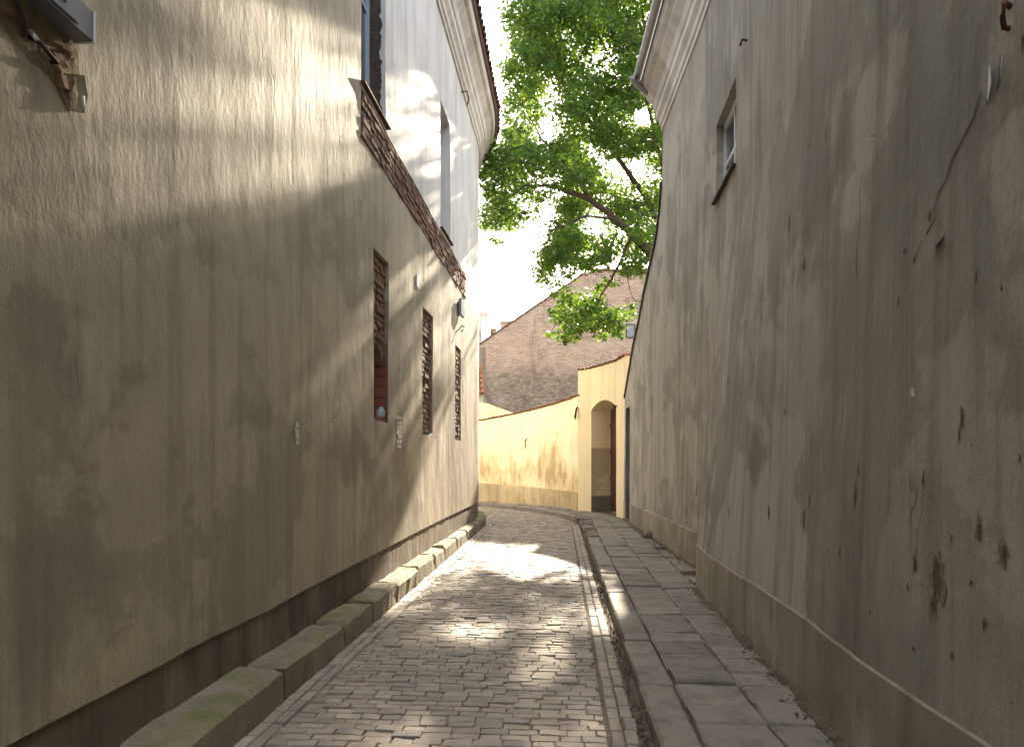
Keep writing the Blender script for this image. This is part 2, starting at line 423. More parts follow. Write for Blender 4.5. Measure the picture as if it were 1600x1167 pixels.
# ------------------------------------------------------------------ ground, road, pavements
g = mesh('ground', [(-600, -600, -.06), (600, -600, -.06), (600, 600, -.06), (-600, 600, -.06)], [(0, 1, 2, 3)], 'ground')
struct(put('ground', g))

def strip(name, s0, s1, t0, t1, z, mat, step=.5, thick=0):
    v, f = [], []
    ss = frange(s0, s1, step)
    for s in ss:
        a, _ = road(s, t0, z); b, _ = road(s, t1, z); v += [a, b]
        if thick: v += [Vector((a.x, a.y, z-thick)), Vector((b.x, b.y, z-thick))]
    n = 4 if thick else 2
    for i in range(len(ss)-1):
        q, r = i*n, (i+1)*n
        f.append((q, q+1, r+1, r))
        if thick: f += [(q+2, q, r, r+2), (q+1, q+3, r+3, r+1)]
    return mesh(name, v, f, mat)
road_o = struct(put('road', strip('road', -14, 30, -1.5, 1.6, -.012, 'joint')))
side_o = struct(put('pavement', strip('pavement', -14, 30, 1.27, 2.9, .068, 'dirt', thick=.1)))

# pavers: rows across the street; those that show largest are objects, the rest one joined part
PV = [block('paver', .165, .0805, .05, .006, 'paver', .0042) for _ in range(8)]
PVN = [block('paver', .120, .0805, .05, .006, 'paver', .0042) for _ in range(4)]
SV = [block('edging_brick', .072, .19, .05, .006, 'paver', .002) for _ in range(5)]
def gather(lst, o_me, loc, rz, tilt):
    lst.append((o_me, loc, rz, tilt))
near_p, far_p = [], []
rows = int((27-2.6)/.0855)
for i in range(rows):
    s = 2.6+i*.0855
    off = random.uniform(.0, .17); t = -.96-off*.0
    t = -.962; first = True
    while t < .955:
        w = .17 if random.random() < .8 else .125
        if first: w = random.choice((.06, .09, .125, .17)); first = False
        if t+w > .965: w = .965-t
        if w < .035: break
        src = random.choice(PV) if w > .13 else random.choice(PVN)
        sc = (w-.005)/(.165 if w > .13 else .120)
        p, th = road(s+random.uniform(-.004, .004), t+w/2, -.05+random.gauss(0, .003)+.010*noise.noise(Vector((s*.7, t*1.1, 0))))
        item = (src, p, -th+random.gauss(0, .012), (random.gauss(0, .014), random.gauss(0, .01)), sc)
        (near_p if (4.62 <= s < 6.75) else far_p).append(item)
        t += w
edge_items = []
for tt in (-1.015, -1.098, 1.027, 1.110):
    s = 2.6+random.uniform(0, .1)
    while s < 26:
        if not (tt > 1.1 and s > 17):
            p, th = road(s, tt+random.gauss(0, .003), -.052+random.gauss(0, .003))
            edge_items.append((random.choice(SV), p, -th+random.gauss(0, .01), (random.gauss(0, .012), random.gauss(0, .008)), 1.0))
        s += .197
def join_items(name, items, mat):
    V, F = [], []
    for me, p, rz, tl, sx in items:
        m = Matrix.Translation(p) @ Matrix.Rotation(rz, 4, 'Z') @ Matrix.Rotation(tl[0], 4, 'X') @ Matrix.Rotation(tl[1], 4, 'Y') @ Matrix.Diagonal((sx, 1, 1, 1))
        b = len(V); V += [m @ v.co for v in me.vertices]
        F += [tuple(b+k for k in q.vertices) for q in me.polygons]
    return mesh(name, V, F, mat)
def put_items(name, items, parent):
    for me, p, rz, tl, sx in items:
        o = put(name, me, parent, p, (tl[0], tl[1], rz)); o.scale = (sx, 1, 1)
random.shuffle(near_p)
far_p += near_p[300:]; near_p = near_p[:300]
put_items('paver', near_p, road_o)
struct(put('far_pavers', join_items('far_pavers', far_p, 'paver'), road_o), 'stuff')
near_e = [e for e in edge_items if 4.5 < e[1].y < 14]; far_e = [e for e in edge_items if not 4.5 < e[1].y < 14]
put_items('edging_brick', near_e[:290], road_o)
struct(put('far_edging', join_items('far_edging', far_e+near_e[290:], 'paver'), road_o), 'stuff')

# right pavement: kerb stones, then rows of slabs
def slab_at(name, s0, s1, t0, t1, top, h, mat, ch, jit, parent, dz=0.0, gap=.006):
    (p, th) = road((s0+s1)/2, (t0+t1)/2, top-h+dz)
    me = block(name, t1-t0-gap, (s1-s0)*(1+.0*(s0)) - gap, h, ch, mat, jit)
    return put(name, me, parent, p, (random.gauss(0, .004), random.gauss(0, .006), -th+random.gauss(0, .003)))
s = 2.2
while s < 13.2:
    L = random.choice((.75, .95, 1.1, .6))
    slab_at('kerb_stone', s, s+L, 1.22, 1.45, .105+random.gauss(0, .006), .19, 'slab', .014, .006, side_o, 0, .012)
    s += L
while s < 17.6:      # broken, tilted short stones at the far corner
    L = random.choice((.28, .38, .5))
    o = slab_at('kerb_stone', s, s+L*.86, 1.20+random.uniform(-.04, .03), 1.47, .12+random.uniform(-.03, .035), .2, 'stone', .03, .025, side_o)
    o.rotation_euler[0] += random.gauss(0, .06); o.rotation_euler[1] += random.gauss(0, .07)
    s += L
while s < 28:
    L = .8
    slab_at('kerb_stone', s, s+L*1.14, 1.22, 1.42, .10, .19, 'slab', .014, .006, side_o, 0, .012)
    s += L
for (t0, t1, off) in ((1.46, 1.88, 0), (1.885, 2.30, .21)):
    s = 2.0+off
    while s < 24:
        L = random.choice((.30, .34, .34, .40))
        slab_at('slab', s, s+L, t0, t1, 100e-3+random.gauss(0, .004), .06, 'slab', .012, .009, side_o)
        s += L
s = 8.05
while s < 16.5:
    L = random.choice((.3, .42, .5)); t1 = 2.70-.028*(s-8)
    if random.random() < .85:
        slab_at('slab', s, s+L, 2.305, t1, .095+random.gauss(0, .012), .06, 'slab', .008, .008, side_o)
    s += L

# left kerb: long mossy stones between road and house
kerb_l = thing('left_kerb', 'raised mossy stone kerb along the foot of the left house', 'kerb', (-1.5, 5, 0))
s = 2.3
while s < 25:
    L = random.choice((.85, 1.0, 1.15, 1.3)) if s < 15 else random.choice((.5, .7))
    (p, th) = road(s+L/2, -1.32, -.02)
    me = block('kerb_stone', .37, L*(.965 if s < 16 else .83)-.02, .24+random.uniform(-.012, .012), .035, 'kerb', .014)
    # rough hewn: split and roughen
    bm = bmesh.new(); bm.from_mesh(me)
    bmesh.ops.subdivide_edges(bm, edges=[e for e in bm.edges if e.calc_length() > .3], cuts=9, use_grid_fill=True)
    for v in bm.verts:
        q = v.co+p; v.co += Vector((noise.noise(q*5), noise.noise(q*5+Vector((7, 0, 0))), noise.noise(q*5+Vector((0, 9, 0)))))*.016+Vector((noise.noise(q*17), noise.noise(q*17+Vector((3, 0, 0))), noise.noise(q*17+Vector((0, 5, 0)))))*.008
    bm.to_mesh(me); bm.free()
    put('kerb_stone', me, kerb_l, p, (random.gauss(0, .008), random.gauss(0, .02), -th+random.gauss(0, .006)))
    s += L
struct(put('kerb_bed', strip('kerb_bed', -14, 26, -1.75, -1.2, .10, 'dirt', thick=.12)))

# ------------------------------------------------------------------ walls with openings
def wall_mesh(name, S, us, zs, holes, mats, bottom=None, midx=None, lip=None):
    V, F, I, key = [], [], [], {}
    def vid(i, j):
        if (i, j) not in key:
            u = us[i]; z = zs[j] if (j or bottom is None) else bottom(u)
            key[(i, j)] = len(V); V.append(S(u, z))
        return key[(i, j)]
    for i in range(len(us)-1):
        for j in range(len(zs)-1):
            uc, zc = (us[i]+us[i+1])/2, (zs[j]+zs[j+1])/2
            if any(a < uc < b and c < zc < d for a, b, c, d in holes): continue
            F.append((vid(i, j), vid(i+1, j), vid(i+1, j+1), vid(i, j+1))); I.append(midx(uc, zc) if midx else 0)
    if lip is not None:
        b = [len(V)+i for i in range(len(us))]
        for u in us: V.append(S(u, bottom(u)+.004, lip))
        for i in range(len(us)-1): F.append((b[i], b[i+1], vid(i+1, 0), vid(i, 0))); I.append(0)
    return mesh(name, V, F, mats, I, smooth=False)
def reveal_mesh(S, hole, depth, us, zs, mat, name='reveal'):
    a, b, c, d = hole
    uu = [u for u in us if a-.006 <= u <= b+.006]; zz = [z for z in zs if c-.006 <= z <= d+.006]
    V, F = [], []
    def run(pts):
        n = len(V)
        for (u, z) in pts: V.extend((S(u, z), S(u, z, -depth)))
        for i in range(len(pts)-1): F.append((n+2*i, n+2*i+1, n+2*i+3, n+2*i+2))
    run([(uu[0], z) for z in zz]); run([(uu[-1], z) for z in zz]); run([(u, zz[0]) for u in uu]); run([(u, zz[-1]) for u in uu])
    return mesh(name, V, F, mat)
def flat_patch(S, a, b, c, d, off, mat, name):
    return mesh(name, [S(a, c, off), S(b, c, off), S(b, d, off), S(a, d, off)], [(0, 1, 2, 3)], mat)

# ---- left building
LB = thing('left_building', 'tall beige plastered house with brick niches and white upper storey on the left', 'building', (-1.9, 3, 0))
winA = (7.09, 8.06, 5.54, 7.68); winB = (11.52, 12.45, 5.54, 7.68)
band = (7.09, 14.28, 4.95, 5.46)
sl1 = (7.56, 8.18, 2.04, 3.95); sl2 = (10.12, 10.88, 1.99, 3.87); sl3 = (13.0, 13.68, 1.98, 3.79)
sl_bottom = (7.56, 8.18, 2.04, 2.98)
Lh = [winA, winB, band, sl1, sl2, sl3]
for k in range(8):   # more windows of the upper storey, before and beyond the two in view
    pass
us = merged(frange(-14, 2.2, .6), frange(2.2, 17.4, .12), frange(17.4, 34, .4), [h[0] for h in Lh], [h[1] for h in Lh])
zs = merged(frange(.45, 9.2, .13), [h[2] for h in Lh], [h[3] for h in Lh])
# keep opening edges exact
def snap(vals, keys):
    for k in keys:
        i = min(range(len(vals)), key=lambda q: abs(vals[q]-k)); vals[i] = k
    return vals
us = snap(us, [h[0] for h in Lh]+[h[1] for h in Lh]); zs = snap(zs, [h[2] for h in Lh]+[h[3] for h in Lh])
def lmat(u, z): return 1 if (u > 7.09 and z > 4.95+.3) or (u > 14.28 and z > 4.95) or u > 18.6 else 0  # unseen wall past the bend: white added to bounce sun onto yellow wall
lw = put('wall', wall_mesh('wall', LS, us, zs, Lh, ['plaster_left', 'plaster_white'], l_line, lmat, -.05), LB)
# plinth, set back under the plaster edge
pu = merged(frange(-14, 2.2, .8), frange(2.2, 18, .15), frange(18, 34, .5))
V, F = [], []
for u in pu:
    for z in (0.0, .14, .30, .44, l_line(u)+.03): V.append(LS(u, z, -.016+.006*noise.noise(Vector((u*2, z*4, 4)))))
for i in range(len(pu)-1):
    for j in range(4): F.append((i*5+j, (i+1)*5+j, (i+1)*5+j+1, i*5+j+1))
put('plinth', mesh('plinth', V, F, 'plinth_left'), LB)

# brick work showing in the band and niches
def shared_bricks(name, lx, ly, lz, mat, n, jit):
    return [block(name, lx, ly, lz, .008, mat, jit) for _ in range(n)]
# origin: underside = the side towards the wall core, so local z is the outward normal
BR = shared_bricks('brick', .25, .068, .05, 'brick', 8, .006)
BH = shared_bricks('brick', .12, .068, .05, 'brick', 6, .006)
def lay_bricks(S, frame, hole, depth, parent, mats=None, rough=.012, cover=None, dirsign=1):
    a, b, c, d = hole; z = c+.045; r = 0
    while z < d-.03:
        u = a-.02+(.06 if r % 2 else -.08)
        while u < b-.03:
            full = random.random() < .6
            w = .262 if full else .132
            uc = u+w/2
            lo, hi = max(a+.004, u), min(b-.004, u+w-.012)
            if hi-lo > .03 and not (cover and cover(uc, z)):
                cu = (lo+hi)/2; src = random.choice(BR if full else BH); sx = (hi-lo)/(.25 if full else .12)
                p = S(cu, z, -depth-.035+random.uniform(-rough, rough)); th = frame(cu)
                o = put('brick', src, parent, p)
                # local x along wall, local y up, local z outwards
                ex = Vector((math.sin(th), math.cos(th), 0)); ez = Vector((0, 0, 1)); en = Vector((math.cos(th), -math.sin(th), 0))*dirsign
                m = Matrix((ex, ez, en)).transposed()
                if m.determinant() < 0: m = Matrix((-ex, ez, en)).transposed()
                o.rotation_euler = (m @ Matrix.Rotation(random.gauss(0, .02), 3, 'Z')).to_euler()
                o.scale = (sx, random.uniform(.9, 1.04), 1)
            u += w
        z += .0775; r += 1
lth = lambda u: left_frame(u)[1]
bb = put('brick_band', flat_patch(LS, *band, -.045, 'mortar', 'brick_band'), LB)
# core behind the band must follow the wall: finer patch
bpts = frange(band[0], band[1], .25)
bb.data = mesh('brick_band', [LS(u, z, -.04) for u in bpts for z in (band[2], band[3])], [(2*i, 2*i+2, 2*i+3, 2*i+1) for i in range(len(bpts)-1)], 'mortar')
lay_bricks(LS, lth, band, .0, bb, rough=.013)
put('band_reveal', reveal_mesh(LS, band, .06, us, zs, 'plaster_left', 'band_reveal'), LB)
for h, dpt in ((sl1, .06), (sl2, .05), (sl3, .04)):
    nb = put('niche', flat_patch(LS, h[0], h[1], (2.98 if h is sl1 else h[2]), h[3], -dpt-.045, 'mortar', 'niche'), LB)
    hh = (h[0], h[1], 2.98, h[3]) if h is sl1 else h
    lay_bricks(LS, lth, hh, dpt, nb, rough=.016)
    put('niche_reveal', reveal_mesh(LS, h, dpt+.06, us, zs, 'plaster_left', 'niche_reveal'), LB)
# first niche: deep arched alcove below, its far side built of large red bricks
a, b, c, d = sl_bottom
al = put('alcove', None, LB) if False else None
dep = .30
V = [LS(a, c, -.11), LS(a, c, -dep), LS(b, c, -dep), LS(b, c, -.0), LS(a, 2.98, -dep), LS(b, 2.98, -dep)]
av, af = [], []
n = 10
arch = lambda q: 2.72+.22*math.sin(math.pi*q)**.7 if 0 < q < 1 else 2.72
av += [LS(a, c, -dep), LS(b, c, -dep), LS(b, 2.98, -dep), LS(a, 2.98, -dep)]; af.append((0, 1, 2, 3))
av += [LS(b, c, -.0), LS(b, c, -dep), LS(b, 2.98, -dep), LS(b, 2.98, -.0)]; af.append((4, 5, 6, 7))
for i in range(n+1):
    q = i/n; u = a+(b-a)*q
    av += [LS(u, arch(q), -.06), LS(u, 3.0, -.06), LS(u, arch(q), -dep)]
for i in range(n):
    k = 8+3*i; af += [(k, k+3, k+4, k+1), (k, k+2, k+5, k+3)]
alc = put('alcove', mesh('alcove', av, af, 'mortar'), LB)
pfar, th = left_frame(b)
ex = Vector((math.cos(th), -math.sin(th), 0)); en = Vector((-math.sin(th), -math.cos(th), 0))
RB = shared_bricks('brick', .27, .112, .05, 'brick_red', 4, .004)
for k in range(6):
    z = c+.12+k*.122
    p = LS(b, z, -.15)+en*(-.035)
    o = put('brick', RB[k % 4], alc, p); m = Matrix((ex, Vector((0, 0, 1)), en)).transposed()
    if m.determinant() < 0: m = Matrix((-ex, Vector((0, 0, 1)), en)).transposed()
    o.rotation_euler = m.to_euler()
put('ledge', mesh('ledge', [LS(a, c+.045, -.02), LS(b, c+.045, -.02), LS(b, c+.06, -dep), LS(a, c+.06, -dep), LS(a, c, -.02), LS(b, c, -.02)], [(0, 1, 2, 3), (4, 5, 1, 0)], 'brick_red'), LB)

# windows of the left upper storey
def wall_box(S, u0, u1, z0, z1, o0, o1, mat, name):
    v = [S(u, z, o) for u in (u0, u1) for z in (z0, z1) for o in (o0, o1)]
    f = [(0, 1, 3, 2), (4, 6, 7, 5), (0, 4, 5, 1), (2, 3, 7, 6), (0, 2, 6, 4), (1, 5, 7, 3)]
    return v, f
def wall_boxes(S, bl, mat, name):
    V, F = [], []
    for q in bl:
        v, f = wall_box(S, *q, mat, name); n = len(V); V += v; F += [tuple(n+i for i in x) for x in f]
    return mesh(name, V, F, mat)
def window(S, h, depth, parent, us, zs, revmat, framemat, transom, label=None, mull=True, fw=.06):
    a, b, c, d = h
    w = put('window', reveal_mesh(S, h, depth+.08, us, zs, revmat, 'window'), parent)
    bars = [(a, a+fw, c, d, -depth-.05, -depth), (b-fw, b, c, d, -depth-.05, -depth), (a+fw, b-fw, c, c+fw, -depth-.05, -depth), (a+fw, b-fw, d-fw, d, -depth-.05, -depth)]
    put('frame', wall_boxes(S, bars, framemat, 'frame'), w)
    zt = c+(d-c)*transom; m = (a+b)/2
    put('transom', wall_boxes(S, [(a+fw, b-fw, zt-.022, zt+.022, -depth-.045, -depth-.008)], framemat, 'transom'), w)
    if mull: put('mullion', wall_boxes(S, [(m-.022, m+.022, c+fw, zt-.022, -depth-.045, -depth-.01), (m-.022, m+.022, zt+.022, d-fw, -depth-.045, -depth-.01)], framemat, 'mullion'), w)
    xs = [(a+fw, m-.022), (m+.022, b-fw)] if mull else [(a+fw, b-fw)]
    for x0, x1 in xs:
        for z0, z1 in ((c+fw, zt-.022), (zt+.022, d-fw)):
            put('pane', flat_patch(S, x0, x1, z0, z1, -depth-.03, 'glass', 'pane'), w)
    return w
wA = window(LS, winA, .20, LB, us, zs, 'plaster_white', 'blue_paint', .62)
wB = window(LS, winB, .22, LB, us, zs, 'plaster_white', 'blue_paint', .62)
# ragged dark strip of bared mortar on the far jamb of the nearer window
bz = frange(winA[2]+.12, winA[3], .03); pu_, th = left_frame(winA[1]); V, F = [], []
for i, z in enumerate(bz):
    e = -.055+.035*noise.noise(Vector((z*9, 1, 1)))+random.uniform(-.012, .012); e = min(e, -.012)
    q0 = LS(winA[1], z, e); q1 = LS(winA[1], z, -.185); back = Vector((-math.sin(th), -math.cos(th), 0))*.012
    V += [q0+back, q1+back, q0]
for i in range(len(bz)-1): F += [(3*i, 3*i+1, 3*i+4, 3*i+3), (3*i+2, 3*i, 3*i+3, 3*i+5)]
t = NT('bared_dark_mortar'); M['bared'] = t.fin(t.mix(t.ramp(t.noise(t.pos(), 14, 5, .7), .3, .7), (.035, .03, .027), (.11, .09, .08)), .95, t.bump(t.noise(t.pos(), 30, 5), .8, .02))
put('bared_strip', mesh('bared_strip', V, F, 'bared'), wA)
for w_, h, e in ((wA, winA, .0), (wB, winB, .03)):
    put('sill', wall_boxes(LS, [(h[0]-.02, h[1]+.05, h[2]-.03, h[2]-.012, -.2, .05)], 'rust', 'sill'), w_)

# cornice and eaves, swept round the corner
def sweep(name, frames, prof, mat, cap=False, smooth=False):
    V, F = [], []; n = len(prof)
    for (p, th) in frames:
        for (o, z) in prof: V.append((p.x+math.cos(th)*o, p.y-math.sin(th)*o, z))
    for i in range(len(frames)-1):
        for j in range(n-1): F.append((i*n+j, (i+1)*n+j, (i+1)*n+j+1, i*n+j+1))
    if cap: F.append(tuple(range(n))); F.append(tuple((len(frames)-1)*n+k for k in range(n))[::-1])
    return mesh(name, V, F, mat, smooth=smooth)
lf = [left_frame(s) for s in merged(frange(-14, 16, 2), frange(16, 27, .35), frange(27, 34, 1))]
cprof = [(-.05, 9.08), (.035, 9.08), (.035, 9.15), (.07, 9.17), (.085, 9.24), (.14, 9.30), (.14, 9.42), (.17, 9.44), (.20, 9.55), (.28, 9.64), (.30, 9.66), (.30, 9.72), (.37, 9.74), (.40, 9.82), (.40, 9.88), (-.05, 9.88)]
cor = put('cornice', sweep('cornice', lf, cprof, 'cornice'), LB)
put('roof', sweep('roof', lf, [(.44, 9.90), (.47, 9.94), (-1.5, 11.2), (-3.0, 12.2)], 'tile_old'), LB)
def half_tile(name, r, L, mat, n=6, th=.014, taper=.85):
    V, F = [], []
    for k, (y, rr) in enumerate(((0, r), (L, r*taper))):
        for i in range(n+1):
            q = math.pi*i/n
            V.append((math.cos(q)*rr, y, math.sin(q)*rr*.8)); V.append((math.cos(q)*(rr-th), y, math.sin(q)*(rr-th)*.8))
    m = 2*(n+1)
    for i in range(n):
        F += [(2*i, 2*i+2, m+2*i+2, m+2*i), (2*i+1, m+2*i+1, m+2*i+3, 2*i+3), (2*i, 2*i+1, 2*i+3, 2*i+2)]
    return mesh(name, V, F, mat)
HT = [half_tile('eave_tile', .095, .42, 'tile_old') for _ in range(2)]
roof_l = [o for o in LB.children if o.name.startswith('roof')][0]
s = 9.0
while s < 24:
    p, th = left_frame(s); o_ = .50+random.uniform(-.012, .012)
    put('eave_tile', HT[0], roof_l, (p.x+math.cos(th)*o_, p.y-math.sin(th)*o_, 9.925+random.uniform(-.006, .006)), (R(33), 0, math.pi/2-th+random.gauss(0, .03)))
    s += .195

# ---- right building
RB_ = thing('right_building', 'grey brown plastered house with a small deep-set window on the right', 'building', (2.0, 4, 0))
# opening, worked out on the curved upper wall
winR = (7.42, 8.52, 4.82, 5.75)
us2 = snap(merged(frange(-14, 1.6, .7), frange(1.6, 12.4, .11), [7.985, 8.015, winR[0], winR[1]]), [winR[0], winR[1], 12.4])
i8 = [i for i, v in enumerate(us2) if abs(v-8) < .06]
us2 = [v for v in us2 if not (abs(v-8) < .05)]+[7.99, 8.01]; us2.sort()
zs2 = snap(merged(frange(.55, 7.7, .12), [winR[2], winR[3]]), [winR[2], winR[3]])
put('wall', wall_mesh('wall', RS, us2[::-1], zs2, [winR], ['plaster_right'], r_line), RB_)
def plinth_r(u0, u1, name, step=.12, extra=(), skip=None):
    pu = merged(frange(u0, u1, step), list(extra)); V, F = [], []
    rows = (0.0, .15, .30, .45, None, 'top')
    for u in pu:
        for z in rows:
            L = r_line(u)
            if z is None: V.append(RS(u, L-.004, .016))
            elif z == 'top': V.append(RS(u, L+.006, -.01))
            else: V.append(RS(u, z, .016+.008*noise.noise(Vector((u*3, z*5, 8)))))
    n = 6
    for i in range(len(pu)-1):
        if skip and skip[0] < (pu[i]+pu[i+1])/2 < skip[1]: continue
        for j in range(n-1): F.append((i*n+j, i*n+j+1, (i+1)*n+j+1, (i+1)*n+j))
    return mesh(name, V, F, 'plinth_right')
put('plinth', plinth_r(-14, 12.4, 'plinth', .12, (7.99, 8.01)), RB_)
wR = window(RS, winR, .095, RB_, us2, zs2, 'plaster_right', 'white_paint', .45, mull=True, fw=.055)
put('sill', wall_boxes(RS, [(winR[0]-.02, winR[1]+.03, winR[2]-.035, winR[2]-.008, -.12, .05)], 'dark_metal', 'sill'), wR)
# cornice, end wall, roof, gutter, downpipe
rp = [(Vector((xr(y, 7.6), y)), math.pi-0.0) for y in frange(-14, 12.4, .4)]
rprof = [(-.05, 7.56), (.03, 7.56), (.03, 7.63), (.06, 7.65), (.075, 7.72), (.13, 7.78), (.13, 7.90), (.155, 7.92), (.19, 8.03), (.28, 8.11), (.30, 8.13), (.30, 8.18), (.38, 8.21), (.41, 8.29), (.41, 8.34), (-.05, 8.34)]
put('cornice', sweep('cornice', rp, rprof, 'cornice', cap=True), RB_)
put('roof', sweep('roof', [(Vector((2.68, -14)), math.pi), (Vector((2.68, 12.6)), math.pi)], [(.46, 8.36), (.48, 8.39), (-2, 9.9), (-5, 11.6), (-8, 9.9)], 'tile_old'), RB_)
put('end_wall', boxes('end_wall', [(2.80, 9.5, 12.0, 12.38, 0, 8.4)], 'plaster_right'), RB_)
gut, gf = [], []
gy = frange(-14, 12.15, 1.0)
V, F = [], []
for y in gy:
    for k in range(8):
        q = math.pi*(k/7.0); V.append((xr(y, 7.6)-.50-.075*math.cos(q), y, 8.40-.085*math.sin(q)))
for i in range(len(gy)-1):
    for k in range(7): F.append((i*8+k, i*8+k+1, (i+1)*8+k+1, (i+1)*8+k))
F.append(tuple((len(gy)-1)*8+k for k in range(8)))
put('gutter', mesh('gutter', V, F, 'zinc', smooth=True), RB_)
put('downpipe', tube('downpipe', [(2.14, 12.05, 8.36), (2.15, 12.07, 8.30), (2.24, 12.12, 8.24), (2.55, 12.36, 8.16), (2.86, 12.52, 8.06), (2.95, 12.55, 7.9), (2.97, 12.55, 4), (2.97, 12.55, .2)], [.075, .06, .05, .05, .05, .05, .05, .05], 'zinc', 10), RB_)

# ---- raked garden wall beyond, with its grey doorway
GW = thing('garden_wall', 'plastered wall with steep raked top and grey doorway beyond the right house', 'wall', (2.8, 15, 0))
def rake(y):
    P = [(12.38, 6.75), (12.55, 6.25), (12.9, 5.95), (13.5, 5.62), (15.78, 4.36), (17.5, 3.22)]
    for (a, za), (b, zb) in zip(P, P[1:]):
        if y <= b: return za+(zb-za)*(max(y, a)-a)/(b-a)
    return P[-1][1]
dy0, dy1, dzt = 16.42, 17.30, 2.88
gu = snap(merged(frange(12.41, 17.5, .13), [dy0, dy1]), [dy0, dy1, 12.41])
V, F = [], []; NZ = 34
def gcol(u): 
    b_ = r_line(u); return [b_+(rake(u)-b_)*k/NZ for k in range(NZ+1)]
for u in gu:
    for z in gcol(u): V.append(RS(u, z))
for i in range(len(gu)-1):
    uc = (gu[i]+gu[i+1])/2
    for k in range(NZ):
        if dy0 < uc < dy1: continue
        F.append((i*(NZ+1)+k, i*(NZ+1)+k+1, (i+1)*(NZ+1)+k+1, (i+1)*(NZ+1)+k))
# over the door
du = [u for u in gu if dy0-.001 <= u <= dy1+.001]; n0 = len(V)
for u in du: V += [RS(u, dzt), RS(u, (dzt+rake(u))/2), RS(u, rake(u))]
for i in range(len(du)-1):
    for k in range(2): F.append((n0+3*i+k, n0+3*i+k+1, n0+3*i+4+k, n0+3*i+3+k))
# top and back
n1 = len(V)
for u in gu: V += [RS(u, rake(u)), RS(u, rake(u), -.34), RS(u, 0, -.34)]
for i in range(len(gu)-1):
    F.append((n1+3*i, n1+3*i+1, n1+3*i+4, n1+3*i+3))
    if not dy0 < (gu[i]+gu[i+1])/2 < dy1: F.append((n1+3*i+1, n1+3*i+2, n1+3*i+5, n1+3*i+4))
put('wall_face', mesh('wall_face', V, F, 'plaster_right'), GW)
put('plinth', plinth_r(12.40, 17.5, 'plinth', .13, (dy0, dy1), (dy0, dy1)), GW)
rv = [RS(dy0, z, o) for z in (0, dzt) for o in (0, -.55)]+[RS(dy1, z, o) for z in (0, dzt) for o in (0, -.55)]
put('door_reveal', mesh('door_reveal', rv, [(0, 2, 3, 1), (4, 5, 7, 6), (2, 6, 7, 3)], 'grey_paint'), GW)
gd = put('door', wall_boxes(RS, [(dy0+.001, dy1-.001, .08, dzt-.002, -.46, -.42)], 'grey_paint', 'door'), GW)
put('handle', wall_boxes(RS, [(dy0+.1, dy0+.13, 1.05, 1.2, -.42, -.39)], 'dark_metal', 'handle'), gd)
V, F = [], []; yy_ = frange(12.42, 17.5, .2)
for y in yy_:
    dz_ = .012*noise.noise(Vector((y*3, 1, 1)))
    V += [RS(y, rake(y)-.055, .035), RS(y, rake(y)+.02+dz_, .035), RS(y, rake(y)+.05+dz_, -.12), RS(y, rake(y)+.03, -.36), RS(y, rake(y)-.055, .01)]
for i in range(len(yy_)-1):
    for k in range(4): F.append((5*i+k, 5*i+k+1, 5*i+6+k, 5*i+5+k))
    F.append((5*i+4, 5*i, 5*i+5, 5*i+9))
put('coping', mesh('coping', V, F, 'dark_metal'), GW)
put('cable', tube('cable', [RS(yy, rake(yy)-.10+.02*math.sin(yy*3), .02) for yy in frange(12.5, 17.3, .3)], .011, 'dark_metal', 5), GW)

# ------------------------------------------------------------------ yellow garden wall with the arched gate
YW = thing('yellow_wall', 'ochre yellow courtyard wall with tiled top and arched gate at the bend', 'wall', (1.5, 20.5, 0))
gate_pts = [Vector((2.90, 17.42)), Vector((2.81, 18.40)), Vector((2.31, 19.90))]
arc = []
for s_ in frange(19.62, 31, .25):
    p, th = road(s_, 2.1); arc.append(Vector((p.x, p.y)))
def wavy(x, y, z): return .012*noise.noise(Vector((x*1.1, y*1.1, z*.8)))
def poly_wall(path, zb, zt, mat, name, nz=14, thick=.34):
    V, F = [], []; m = len(path)
    for i, p in enumerate(path):
        t = (path[min(i+1, m-1)]-path[max(i-1, 0)]).normalized(); nrm = Vector((-t.y, t.x))   # street side is on the left going away
        for k in range(nz+1):
            z = zb(i)+(zt(i)-zb(i))*k/nz; q = p+nrm*wavy(p.x, p.y, z); V.append((q.x, q.y, z))
        q = p-nrm*thick; V += [(q.x, q.y, zt(i)), (q.x, q.y, zb(i))]
    n = nz+3
    for i in range(m-1):
        for k in range(n-1): F.append((i*n+k, (i+1)*n+k, (i+1)*n+k+1, i*n+k+1)[::-1])
    F.append(tuple(range(n))); F.append(tuple((m-1)*n+k for k in range(n))[::-1])
    return mesh(name, V, F, mat)
low_top = lambda i: 3.50-.125*i*.25*(.9) if i < 24 else 2.82
put('wall_face', poly_wall(arc, lambda i: .0, low_top, 'yellow', 'wall_face'), YW)
arcp = []
for s_ in frange(19.70, 31, .25):
    p, th = road(s_, 2.075); arcp.append(Vector((p.x, p.y)))
put('plinth', poly_wall(arcp, lambda i: 0, lambda i: .62+.008*i, 'yellow_plinth', 'plinth', 4, .03), YW)
